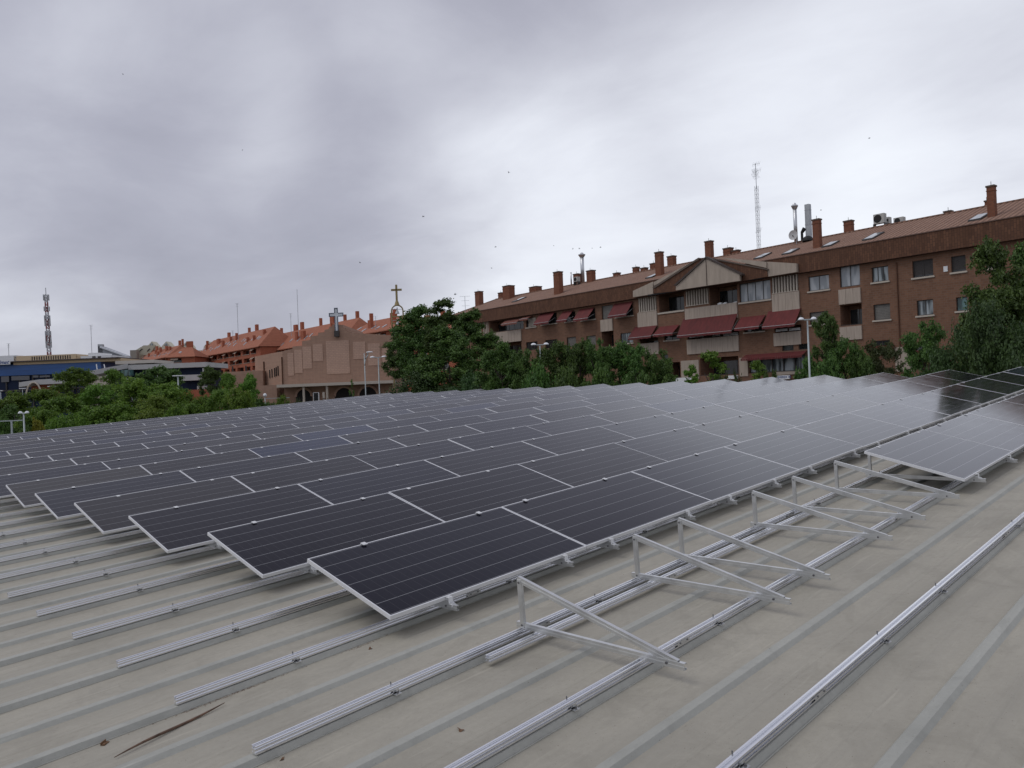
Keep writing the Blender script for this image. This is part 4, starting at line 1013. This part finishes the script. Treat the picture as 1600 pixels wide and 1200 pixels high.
for i in range(17):
    xx = x0_ + 4 + (x1_ - x0_ - 5) * i / 17; hs.append((xx, xx + .36 * (x1_ - x0_) / 17, zr1 + .16, za - .24, .3))
wall(m, x0_, x1_, zr1 - .1, za, hs, y=1)
dk = MB()
for h in hs: dk.box(h[0] + .02, h[1] - .02, 1.05, 1.1, h[2] + .02, h[3] - .02)
dk.build('small_window', ROLLD, t)
m; m.box(x0_, x1_, 1.5, 10, zr1, za - .02).build('cream_top_storey', CREAMY, t)
a2, b2, c2, d2 = B.rect(-40, 21, 556, 561); MB().box(a2, b2, 1, 9, zr1, d2).build('white_plant_room', WHITE, t)
a2, b2, c2, d2 = B.rect(124, 172, 555.5, 561); MB().box(a2, b2, .5, 9, zr1, d2).build('white_roof_block', WHITE, t)
a2, b2, c2, d2 = B.rect(134, 150, 551, 556); MB().box(a2, b2, 1, 7, zr1, d2).build('white_roof_block', WHITE, t)
for x in (146, 154.5): a2, b2, c2, d2 = B.rect(x - 2, x + 3, 556.5, 559, .4); MB().box(a2, b2, .4, .6, c2, d2).build('vent_grille', WINF, t)
zg = B.f(60, 584.5, .5)[1]
MB().box(a, b, .5, 18, zg - 3.4, zg).build('glazed_storey', NAVY, t)
m = MB()
for i in range(40): m.box(a + 3 * i, a + 3 * i + .25, .2, .5, 0, zg)
m.box(a, b, .2, .5, zg - 3.6, zg - 3.3).build('mullion', WINF, t)
mat_int = mat('dim_interior', (.13, .13, .14), .8)
for (x0, x1, y0, y1) in ((2, 14, 588, 597), (18, 46, 587.5, 594), (52, 60, 586.5, 590), (62, 78, 586.5, 589.5), (84, 98, 586, 589), (103, 110, 586, 588.6)):
    a2, b2, c2, d2 = B.rect(x0, x1, y0, y1, .1); MB().box(a2, b2, .05, .18, c2, d2).build('interior_panel', mat_int, t)
MB().box(a, b, .6, 18, 0, zg - 3.4).build('lower_glass', NAVY, t)
# sign on it
r = B.rect(-40, 22, 563.4, 571)
sg = empty('rooftop_sign', tuple(B.o + B.r * r[0] - B.n * 1.45 + Vector((0, 0, r[2]))), (0, 0, B.az), 'white sign with dark blue slanted script on the blue building, cut by the left edge', 'sign')
MB().box(0, r[1] - r[0], 0, .2, 0, r[3] - r[2]).build('sign_panel', WHITE, sg)
cu = bpy.data.curves.new('lettering', 'FONT'); cu.body = 'dimat'; cu.size = 1.15; cu.shear = .4; cu.extrude = .02; cu.offset = .012; cu.align_x = 'RIGHT'; cu.materials.append(SIGNB); cu.space_character = 1.05
o = ob('lettering', text_mesh(cu), sg); o.location = (r[1] - r[0] - .35, -.03, .17); o.rotation_euler = (R(90), 0, 0)
# grey shed roof behind
E_ = Plane_(180, 230, VIEW_AZ)
t = E_.empty('grey_metal_shed', 'grey metal shed with long sloping roof behind the blue building', 'building')
p = [E_.f(153, 540.5), E_.f(160, 541.5), E_.f(200, 556.5), E_.f(200, 640), E_.f(153, 640)]; p[3] = (p[3][0], 0); p[4] = (p[4][0], 0)
MB().prism(p, 0, 2).build('wall', mat('grey_sheet_cladding', (.34, .36, .40), .6, vary=.15), t)
p = [E_.f(158, 541), E_.f(200, 556), E_.f(200, 558.2), E_.f(158, 543.5)]; MB().prism(p, -.8, 0).build('roof', mat('white_metal_roof', (.6, .62, .66), .5), t)
for x in (154.5, 158.2): s, z = E_.f(x, 541); MB().box(s - .35, s + .35, 0, 1, z - 4, z + .6).build('vent_stack', STEEL, t)

# white modern office with glazed bays
W = Plane_(250, 130, VIEW_AZ)
t = W.empty('white_office_building', 'low office building with pale grey concrete bands and dark glazing', 'building')
def wb(x0, x1, y0, y1, off, dep, mt, nm):
    a, b, c, d = W.rect(x0, x1, y0, y1, off); return MB().box(a, b, off, off + dep, c, d).build(nm, mt, t)
wb(200, 322.5, 568, 575.5, 0, 10, GREYB, 'upper_band')
wb(180, 240, 563, 568, 3, 8, mat('beige_render', (.42, .39, .35), .85), 'upper_storey')
p0 = W.f(200, 568); p1 = W.f(200, 575.5); q0 = W.f(140, 582.5, -6); q1 = W.f(140, 586, -6)
MB().add([(p0[0], 0, p0[1]), (p1[0], 0, p1[1]), (q1[0], -6, q1[1] - .1), (q0[0], -6, q0[1] + .3), (p0[0], 4, p0[1]), (q0[0], 4, q0[1] + .3), (p1[0], 4, p1[1]), (q1[0], 4, q1[1] - .1)], [(0, 3, 2, 1), (0, 4, 5, 3), (1, 2, 7, 6)]).build('slanting_band', GREYB, t)
wb(200, 319, 575.8, 615, 1.5, 8, NAVY, 'glazing')
wb(187, 203, 578, 587, -1, 1.5, GLT, 'teal_bay')
for x in (203.5, 246, 317.5):
    a, b, c, d = W.rect(x - .6, x + .6, 575, 612, -.2); MB().box(a, b, -.2, .2, 0, d).build('column', GREYB, t)
wb(280, 317, 585.5, 594.5, -.5, 2.2, GREYB, 'lower_band'); wb(308, 317, 603, 608.5, -.5, 2, GREYB, 'sign_block')
wb(282, 319, 609, 625, -4, 4, ORB, 'red_canopy')
for x in (150.5, 162.5):
    s, z = W.f(x, 569, -3); MB().bar((s, -3, z), (s + (.25 if x < 155 else .4), -3, W.f(x, 590, -3)[1]), .12, .12, (0, 1, 0)).build('white_strut', WHITE, t)
# grey canopy with arch
K = Plane_(90, 120, VIEW_AZ)
t = K.empty('grey_canopy', 'pale grey concrete canopy with curved arch over brick entrance', 'canopy')
p = [K.f(29.5, 597.5), K.f(29.5, 605), K.f(47, 602), K.f(47.2, 600), K.f(50, 598), K.f(55, 598), K.f(60, 601), K.f(114, 598), K.f(121, 597), K.f(121, 590), K.f(60, 593)]
MB().prism(p, 0, 6).build('roof_band', GREYB, t)
cx, rz = K.f(53, 620, -.3); rr = K.f(65, 620, -.3)[0] - cx; zt = K.f(53, 597.5, -.3)[1]
m = MB(); arc = [(cx + rr * math.cos(math.pi * i / 16), -.3, rz + (zt - rz) * math.sin(math.pi * i / 16)) for i in range(17)]
m.path(arc, .12, 8).build('arch', SILL, t)
a, b, c, d = K.rect(49, 82, 600, 609, 2); MB().box(a, b, 2, 4, c - 1, d).build('brick_wall', ORB, t)
a, b, c, d = K.rect(138, 174, 588, 598, 0); m = MB(); wall(m, a, b, 0, d, [(a + .6 + i * 1.2, a + 1.3 + i * 1.2, d - .9, d - .35, .4) for i in range(3)]); m.build('white_wall', SILL, t)

# telecom mast, aerials, lone antennas on far roofs
RED = mat('red_mast_paint', (.24, .045, .05), .6); WHM = mat('white_mast_paint', (.45, .45, .48), .6)
Tt = Plane_(78, 260, VIEW_AZ); s, z0 = Tt.f(79, 556); zt = Tt.f(74, 462)[1]
tm = lattice('telecom_mast', Tt.o + Tt.r * s, zt, 1.3, 'tall red and white lattice telecom mast crowded with antennas', 'mast', (RED, WHM), 16, .7, 40, tk=.12)
tm.rotation_euler = (0, R(-.9), 0)
m = MB(); rg = random.Random(5)
for f, k, c in ((.985, 6, .9), (.90, 5, .7), (.83, 6, .8), (.79, 5, .8), (.71, 4, .9), (.665, 6, .9), (.63, 5, .9)):
    for i in range(k):
        a_ = 6.28 * i / k; r_ = .8; zc = zt * f; m.box(r_ * math.cos(a_) - .13, r_ * math.cos(a_) + .13, r_ * math.sin(a_) - .10, r_ * math.sin(a_) + .10, zc - c * 1.1, zc + c * 1.1)
m.build('antenna_panel', STEEL, tm); MB().tube((0, 0, zt), (0, 0, zt + 2.6), .12, 5).build('spike', STEEL, tm)
def aerial(x, yt, yb, depth, label, cross=True, r=.05):
    D = Plane_(x, depth, VIEW_AZ); s, z0 = D.f(x, yb); _, z1 = D.f(x, yt)
    t = empty('roof_aerial', tuple(D.o + D.r * s + Vector((0, 0, z0 - 2))), (0, 0, D.az), label, 'antenna', 'thin aerials on far roofs')
    MB().tube((0, 0, 0), (0, 0, z1 - z0 + 2), r, 5).build('pole', STEEL, t)
    if cross:
        H_ = z1 - z0 + 2; m = MB().tube((-.6, 0, H_), (.6, 0, H_), r * .6, 4)
        for q in (.5, 1.1): m.tube((-.4, 0, H_ - q), (.5, 0, H_ - q), r * .6, 4)
        m.build('crossbar', STEEL, t)
aerial(14, 537, 560, 260, 'short thin aerial left of the telecom mast', r=.09)
aerial(143.5, 508, 552, 230, 'thin aerial above the white roof block of the blue building', r=.07)
aerial(372.5, 474, 530, 300, 'tall thin aerial on the long orange block', r=.09)
aerial(466.5, 452, 516, 262, 'tallest thin aerial on the orange roof left of the steel cross', False, r=.08)
aerial(455, 490, 516, 262, 'short aerial with crossbars left of the tallest thin aerial', r=.07)
aerial(587.5, 494, 514, 205, 'short aerial between the steel cross and the bell frame', r=.05)
aerial(727, 463, 482, 90, 'short thin aerial at the left end of the dark brick roof', r=.025)
aerial(364, 517, 530, 305, 'tiny aerial left of the tall one on the long orange block', r=.07)

# ------------------------------------------------------------------ street lamps and small street things
def lamp(x, ytop, depth, label, kind='double', wpx=28, group='street lamps'):
    D = Plane_(x, depth, VIEW_AZ); s, z1 = D.f(x, ytop); p = D.o + D.r * s
    t = empty('street_lamp', tuple(p), (0, 0, D.az), label, 'street lamp', group); wv = wpx / 2 * depth / FPX
    MB().tube((0, 0, 0), (0, 0, z1 - .05), .075, 8, .04 if kind != 'bar' or wpx < 12 else .07).build('post', POLE, t, True)
    if kind == 'double':
        MB().tube((-wv * .4, 0, z1), (wv * .4, 0, z1), .035, 6).build('cross_arm', POLE, t)
        for sx in (-1, 1):
            m = MB().dome((sx * wv * .7, 0, z1), wv * .32, .16, .13, 12, 4); m.build('lamp_head', LAMPH, t, True)
    elif kind == 'bar':
        MB().box(-wv, wv, -.12, .12, z1 - .04, z1 + .04).build('lamp_head', LAMPH, t)
    elif kind == 'arm':
        pts_ = [(0, 0, z1 - 1.2), (.08, 0, z1 - .6), (.35, 0, z1 - .2), (wv, 0, z1)]
        MB().path(pts_, .05, 6).build('curved_arm', POLE, t, True); MB().dome((wv + .2, 0, z1), .35, .14, .1, 10, 3).build('lamp_head', LAMPH, t, True)
    elif kind == 'globe':
        MB().dome((0, 0, z1), .17, .17, .17, 12, 8, full=True).build('lamp_head', LAMPH, t, True); MB().bar((0, 0, z1 - .3), (2.2, 0, z1 - .3), .05, .05).build('side_arm', POLE, t)
    return t
lamp(843.5, 539, 46, 'tall double-headed street lamp in front of the dark brick building, left of the gable')
lamp(1261.5, 499.5, 38, 'tall double-headed street lamp in front of the right end of the red awnings')
lamp(37, 646, 42, 'double-headed street lamp at the far left just behind the panel roof', wpx=15)
lamp(82, 603.5, 85, 'street lamp with flat bar head and thick post before the arched canopy', 'bar', 14)
lamp(35, 607, 95, 'flat-headed street lamp left of the arch at the blue building', 'bar', 9)
lamp(1, 610.5, 95, 'flat-headed street lamp cut by the left edge of the picture', 'bar', 5)
lamp(205, 592.3, 100, 'double flat-headed street lamp among the trees below the white office', 'bar', 14)
lamp(278, 587, 75, 'street lamp with flat head in front of the lower office band', 'bar', 16)
lamp(569, 551, 72, 'single-armed curved street lamp in front of the church', 'arm', 10)
lamp(591, 558.5, 62, 'double-headed street lamp at the right edge of the church wall', wpx=26)
lamp(414, 617.5, 70, 'small white globe lamp with side arm left of the church canopy', 'globe')
lamp(132, 617, 80, 'thin street lamp post rising from the trees right of the thick post', 'bar', 3)
lamp(181, 645.5, 55, 'small flat lamp head nearly hidden in the left trees', 'bar', 4)
D = Plane_(18, 41, VIEW_AZ); s, z = D.f(18, 657.5)
t = empty('sign_gantry', tuple(D.o + D.r * s), (0, 0, D.az), 'grey T-shaped steel gantry with a small box frame on top at the left edge', 'gantry')
MB().tube((0, 0, 0), (0, 0, z), .05, 8).build('post', POLE, t); MB().box(-1.2, .6, -.03, .03, z - .02, z + .03).build('crossbar', POLE, t)
MB().box(.15, .6, -.015, .015, z + .06, z + .09).box(.15, .17, -.015, .015, z + .09, z + .28).box(.58, .6, -.015, .015, z + .09, z + .28).box(.15, .6, -.015, .015, z + .28, z + .30).build('box_frame', WINF, t)
D = Plane_(494, 66, VIEW_AZ); s, z = D.f(494, 613.5)
t = empty('traffic_light', tuple(D.o + D.r * s), (0, 0, D.az), 'traffic light with white-edged black backboard in front of the church door', 'traffic light')
MB().tube((0, 0, 0), (0, 0, z - .9), .06, 8).build('post', POLE, t); MB().box(-.19, .19, -.1, .1, z - 1.0, z - .02).build('housing', BLACK, t)
MB().box(-.24, -.195, -.12, .12, z - 1.03, z).box(.195, .24, -.12, .12, z - 1.03, z).box(-.19, .19, -.12, .12, z - .015, z + .02).build('backboard_edge', WHITE, t)
m = MB()
for i in range(3): m.tube((0, -.1, z - .2 - .3 * i), (0, -.14, z - .2 - .3 * i), .09, 10)
m.build('lens', DARK, t)
D = Plane_(505.5, 70, VIEW_AZ); s, z = D.f(505.5, 612.5)
t = empty('lantern', tuple(D.o + D.r * s + Vector((0, 0, z - .9))), (0, 0, D.az), 'small cream box lantern right of the traffic light', 'lantern')
MB().box(-.09, .09, -.08, .08, .35, .9).build('glass_box', SILL, t); MB().tube((0, 0, 0), (0, 0, .35), .04, 6).build('stem', POLE, t)

# ------------------------------------------------------------------ trees
def crown_mesh(name, seed, n_leaf, leaf, matl, shape='round', clumps=34, droop=0.0):
    rg = random.Random(seed); m = MB(); cl = []; asp = {'tall': 2.6, 'column': 3.2, 'cone': 2.4, 'flat': 1.4}.get(shape, 1.9)
    for i in range(clumps):
        th = rg.uniform(0, 6.283)
        if shape == 'cone': h = rg.random() ** 1.2; rad = (1 - h) * .8 * math.sqrt(rg.random()) + .05; cs_ = .10 + .14 * (1 - h)
        elif shape == 'column': h = rg.random(); rad = .55 * math.sin(math.pi * (.12 + .8 * h)) * math.sqrt(rg.random()); cs_ = rg.uniform(.16, .26)
        elif shape == 'tall': h = rg.random(); rad = .72 * (1 - .65 * h ** 1.6) * math.sqrt(rg.random()) * (1 if h > .12 else .6); cs_ = rg.uniform(.15, .27) * (1.1 - .4 * h)
        elif shape == 'flat': h = .45 + .55 * rg.random(); rad = .85 * math.sqrt(rg.random()); cs_ = rg.uniform(.14, .24)
        else: h = rg.random(); rad = .78 * math.sqrt(max(0, 1 - (2 * h - .85) ** 2 / 1.45)) * math.sqrt(rg.random()); cs_ = rg.uniform(.16, .28)
        cl.append((rad * math.cos(th), rad * math.sin(th), .08 + h * .84, cs_))
    tot = sum(c[3] ** 2 for c in cl)
    for cx, cy, cz, cs_ in cl:
        k = int(n_leaf * cs_ ** 2 / tot)
        # several twigs per clump make an uneven outline
        tw = [(rg.gauss(0, 1), rg.gauss(0, 1), rg.gauss(.1, 1)) for _ in range(9)]
        for j in range(k):
            t0 = rg.choice(tw); l_ = math.sqrt(sum(q * q for q in t0)) or 1; rr = rg.random() ** .45
            dx, dy, dz = [q / l_ * rr * rg.uniform(.7, 1.18) + rg.gauss(0, .20) for q in t0]
            px, py, pz = cx + dx * cs_, cy + dy * cs_, cz * asp + dz * cs_ * .8
            n_ = Vector((rg.gauss(0, .8) + dx * .7, rg.gauss(0, .8) + dy * .7, rg.gauss(.55, .6))).normalized()
            a_ = n_.orthogonal().normalized(); b_ = n_.cross(a_); ang = rg.uniform(0, 6.28); u = a_ * math.cos(ang) + b_ * math.sin(ang); v = n_.cross(u)
            s_ = leaf * rg.uniform(.6, 1.35); c_ = Vector((px, py, pz))
            e = n_ * s_ * .25
            m.add([c_ - u * s_, c_ - v * s_ * .62 + e, c_ + u * s_, c_ + v * s_ * .62 + e], [(0, 1, 2, 3)])
    zs = sorted(v[2] for v in m.v); z0, z1 = zs[int(len(zs) * .002)], zs[int(len(zs) * .999)]; rs = sorted(math.hypot(v[0], v[1]) for v in m.v)[int(len(m.v) * .985)]
    m.v = [(v[0] / rs, v[1] / rs, (v[2] - z0) / (z1 - z0)) for v in m.v]
    return m.mesh(name, matl)
CR = {}
CR['plane'] = [crown_mesh('crown', 11 + i, 26000, .028, LF_DARK, 'tall', 60) for i in range(2)]
CR['street'] = [crown_mesh('crown', 21 + i, 14000, .036, LF_DARK, 'round', 36) for i in range(3)]
CR['mid'] = [crown_mesh('crown', 31 + i, 16000, .032, LF_MID, 'round', 40) for i in range(2)]
CR['pale'] = [crown_mesh('crown', 41, 16000, .032, LF_PALE, 'round', 40)]
CR['russet'] = [crown_mesh('crown', 51, 6000, .036, LF_BRN, 'round', 24)]
CR['yellow'] = [crown_mesh('crown', 55, 5000, .04, LF_YEL, 'round', 22)]
CR['cone'] = [crown_mesh('crown', 61, 6000, .032, LF_DARK, 'cone', 30)]
CR['pine'] = [crown_mesh('crown', 71, 26000, .020, LF_NEED, 'round', 60)]
CR['young'] = [crown_mesh('crown', 81 + i, 7000, .05, LF_MID, 'column', 22) for i in range(2)]
tcount = {}
def tree(x, ytop, wpx, depth, kind, label, zb=None, name='tree', group=None):
    D = Plane_(x, depth, VIEW_AZ); s, zt = D.f(x, ytop); p = D.o + D.r * s
    rad = wpx / 2 * depth / FPX; zb = max(1.8, zt - max((2.7 if kind == 'plane' else 2.0) * rad, 3.5)) if zb is None else zb
    tcount[kind] = tcount.get(kind, -1) + 1
    t = empty(name, (p.x, p.y, 0), (0, 0, tcount[kind] * 1.9 + x * .01), label, 'tree', group)
    c = ob('crown', CR[kind][tcount[kind] % len(CR[kind])], t); c.location = (0, 0, zb); c.scale = (rad * 1.12, rad * 1.12, zt - zb)
    m = MB(); rg = random.Random(int(x)); h = zb + (zt - zb) * .55
    m.tube((0, 0, 0), (.05, .05, zb), max(.12, rad * .07), 8, max(.09, rad * .05)).tube((.05, .05, zb), (0, 0, h), max(.09, rad * .05), 7, .04)
    for i in range(6):
        a_ = 6.28 * i / 6 + rg.uniform(-.4, .4); z_ = zb + (h - zb) * rg.uniform(-.1, .7); m.tube((0, 0, z_), (math.cos(a_) * rad * .6, math.sin(a_) * rad * .6, z_ + (zt - zb) * rg.uniform(.15, .35)), max(.05, rad * .025), 5, .02)
    m.build('trunk', TRUNK, t)
    return t
# centre: tall plane trees
tree(651, 477, 84, 62, 'plane', 'tall dark tree leftmost of the big clump right of the church', name='plane_tree')
tree(690, 468, 66, 59, 'plane', 'highest dark tree of the big clump right of the church', name='plane_tree')
tree(731, 485, 88, 57, 'plane', 'dark tree at the left end of the brick building, right side of the clump', name='plane_tree')
tree(626, 512, 58, 66, 'plane', 'dark tree overlapping the right edge of the church', name='plane_tree')
tree(700, 510, 100, 54, 'plane', 'broad dark tree in front of the big clump', name='plane_tree')
tree(660, 580, 130, 53, 'pine', 'low feathery bush at the foot of the big tree clump', 2.0, 'bush')
tree(745, 582, 90, 50, 'pine', 'low dark bush right of the feathery one at the panel edge', 2.0, 'bush')
# row in front of the brick building
row = [(782, 534, 72, 46, 'dark street tree below the boarded balcony at the left wing'), (822, 546, 60, 45, 'dark street tree left of the tall double lamp'), (868, 535, 64, 46, 'dark street tree just right of the left double lamp'),
       (905, 532, 58, 47, 'street tree between the double lamp and the narrow balconies'), (932, 529, 46, 46, 'pointed street tree below the narrow balconies'), (966, 534, 62, 47, 'street tree below the leftmost awning of the gable section'),
       (992, 540, 50, 46, 'street tree in front of the left cream balcony'), (1028, 546, 56, 45, 'street tree left of the cream ground-floor pillar')]
for x, y, wv, dp, lb in row: tree(x, y, wv, dp, 'street', lb, name='street_tree')
tree(842, 570, 70, 42, 'street', 'low dark tree at the foot of the left double lamp', 2.0, name='street_tree')
tree(935, 572, 80, 42, 'street', 'low dark tree filling below the narrow balconies', 2.0, name='street_tree'); tree(1000, 580, 70, 41, 'street', 'low dark tree filling below the left cream balcony', 2.0, name='street_tree')
tree(888, 575, 70, 41, 'street', 'low dark tree between the left lamp and the narrow balconies', 2.0, name='street_tree'); tree(790, 568, 90, 47, 'street', 'low dark tree right of the feathery bushes', 2.0, name='street_tree')
tree(1112, 549, 46, 47, 'young', 'thin young tree in front of the dark passage between pillars', name='street_tree')
tree(1080, 570, 26, 47, 'young', 'short young tree before the left cream pillar', name='street_tree')
tree(1146, 580, 34, 48, 'russet', 'low russet bush left of the shop window', 2.0, 'bush')
tree(1185, 563, 34, 47, 'young', 'small tree in front of the left part of the shop window', name='street_tree')
tree(1205, 578, 36, 46, 'street', 'low tree beside the shop sign', 3.0, name='street_tree')
tree(1290, 487, 40, 47, 'street', 'slender tree right of the right double lamp', name='street_tree')
tree(1262, 556, 44, 46, 'street', 'bushy tree at the foot of the right double lamp', 3.0, name='street_tree')
tree(1318, 528, 52, 46, 'street', 'tree below the boarded balcony of the right wing', name='street_tree')
tree(1345, 545, 46, 45, 'street', 'tree left of the russet tree below the right wing', 3.0, name='street_tree')
tree(1378, 530, 56, 46, 'russet', 'russet-green tree below the right wing windows', name='street_tree')
tree(1290, 560, 60, 44, 'street', 'low bushy tree between lamp and balcony tree', 2.0, name='street_tree')
tree(1444, 502, 62, 40, 'street', 'round tree standing alone before the cream ground-floor panel', 6.0, name='street_tree')
# far right: big trees
tree(1556, 378, 112, 33, 'plane', 'tallest tree at the right edge covering the building end', 5.0, 'plane_tree')
tree(1612, 385, 110, 34, 'plane', 'tall tree cut by the right edge of the picture', 4.0, 'plane_tree')
tree(1535, 470, 120, 30, 'pine', 'dark feathery conifer below the tallest tree at the right', 2.0, 'conifer_tree')
tree(1600, 500, 120, 30, 'pine', 'dark conifer at the right edge behind the last panels', 2.0, 'conifer_tree')
tree(1475, 540, 90, 31, 'pine', 'dark low conifer behind the far end of the panels', 2.0, 'conifer_tree')
tree(1690, 400, 150, 34, 'plane', 'tree beyond the right edge, seen mainly as reflections', 2.0, 'plane_tree')
# left group
left = [(18, 612, 80, 58, 'mid', 'green tree at the left edge below the blue building'), (62, 608, 70, 60, 'mid', 'green tree below the arch canopy'), (118, 574, 60, 66, 'mid', 'taller green tree before the end of the blue building'),
        (96, 620, 84, 54, 'mid', 'green tree right of the double lamp at the left'), (150, 600, 64, 60, 'mid', 'green tree between the thick lamp post and the office'), (178, 577, 46, 66, 'mid', 'narrow tree left of the teal office bay'),
        (212, 590, 72, 60, 'pale', 'light green tree in front of the office building'), (252, 572, 70, 78, 'street', 'dark round tree close against the office facade'), (262, 598, 62, 58, 'pale', 'light green tree left of the red canopy'),
        (240, 618, 70, 52, 'pale', 'light green low tree in front at the panel edge'), (318, 618, 44, 56, 'mid', 'small green tree right of the red canopy'), (356, 583, 46, 58, 'mid', 'green tree between the office and the church annex'),
        (388, 584, 40, 58, 'mid', 'green tree overlapping the left church annex'), (345, 608, 60, 52, 'mid', 'low green tree before the church annex'), (328, 572, 36, 90, 'street', 'dark tree right behind the office column'),
        (182, 630, 90, 50, 'mid', 'wide low green tree in the middle of the left group'), (60, 640, 70, 50, 'mid', 'low green tree behind the far left lamps'), (20, 632, 60, 52, 'street', 'dark tree behind the gantry'),
        (372, 606, 50, 50, 'pale', 'light green low tree left of the globe lamp'), (440, 618, 24, 60, 'pale', 'small light green tree under the left end of the church canopy'), (408, 622, 44, 52, 'street', 'dark low shrub between annex and canopy'),
        (140, 635, 70, 50, 'mid', 'low green tree left of the wide low tree'), (290, 630, 70, 50, 'mid', 'low green tree below the red canopy'), (462, 624, 26, 56, 'russet', 'dark low bush before the church doorway')]
for x, y, wv, dp, k, lb in left: tree(x, y, wv, dp, k, lb)
tree(60, 654, 34, 46, 'yellow', 'small bush with yellow blossom right of the far left lamp', 2.0, 'bush')
tree(549, 594, 26, 58, 'cone', 'small cone-shaped tree in front of the church canopy', 2.5, 'conifer_tree')
tree(518, 625, 30, 56, 'russet', 'low dark shrub right of the traffic light', 2.0, 'bush')

for x, y, wv, dp, k, lb in [(92, 650, 60, 47, 'mid', 'low leafy bush right of the yellow blossom bush'), (36, 662, 60, 46, 'street', 'dark low bush behind the foot of the gantry'), (4, 655, 50, 50, 'street', 'dark low bush at the left edge under the gantry'),
                            (128, 652, 60, 48, 'mid', 'low leafy bush second right of the yellow blossom bush'), (292, 612, 50, 60, 'mid', 'green tree hiding the right end of the red canopy'), (225, 640, 70, 47, 'pale', 'light low bush in front of the light green trees'), (276, 636, 60, 47, 'mid', 'low leafy bush left of the red canopy foot')]:
    tree(x, y, wv, dp, k, lb, 1.0, 'bush' if 'bush' in lb else 'tree')
# ------------------------------------------------------------------ birds
def bird(x, y, depth, span, a_, label):
    depth *= 1.9
    p = at(x, y, depth); m = MB(); h = span / 2
    m.dome((0, 0, 0), .22, .06, .06, 8, 6, full=True)
    m.add([(.06, .03, .02), (-.06, .03, .02), (-.10, h * .55, .12), (.02, h * .55, .14), (-.14, h, .02)], [(0, 3, 2, 1), (3, 4, 2)]).add([(.06, -.03, .02), (-.06, -.03, .02), (-.10, -h * .55, .12), (.02, -h * .55, .14), (-.14, -h, .02)], [(1, 2, 3, 0), (2, 4, 3)]).add([(-.16, 0, 0), (-.34, .07, 0), (-.34, -.07, 0)], [(0, 1, 2)])
    o = m.build('bird', mat_bird); o.location = p; o.rotation_euler = (R(35), R(10), a_); tag(o, label, 'bird', 'birds in flight')
mat_bird = mat('bird_plumage', (.03, .03, .035), .8)
for q in [(794.5, 269.5, 70, .6, 1.0, 'dark bird flying high in the middle of the sky'), (661, 338.5, 80, .55, 2.0, 'bird flying right above the bell frame'), (562.5, 410.5, 80, .6, .3, 'bird flying upper left of the bell frame'),
          (711, 460, 70, .6, 2.6, 'bird flying above the left end of the brick building'), (774, 386, 90, .5, 1.6, 'tiny bird left above the slim flue'), (865, 384, 110, .6, .5, 'leftmost bird of the flock above the slim flue'),
          (905, 388.5, 110, .7, 1.9, 'bird directly above the slim flue'), (925, 388, 110, .6, .8, 'bird right above the slim flue'), (938, 386.5, 110, .6, 2.2, 'rightmost bird of the flock above the slim flue'), (895, 389, 110, .6, 2.9, 'bird just left above the slim flue'),
          (378.5, 234.5, 100, .6, 1.2, 'tiny bird in the left part of the sky'), (192, 116, 110, .6, .2, 'tiny bird high in the upper left sky'), (1358, 216, 100, .6, 2.0, 'tiny bird in the bright right part of the sky'), (1282.5, 328.5, 100, .5, 1.1, 'tiny bird right above the brick chimney by the flues'),
          (768, 419, 90, .5, .4, 'tiny bird above the left wing roof')]: bird(*q)
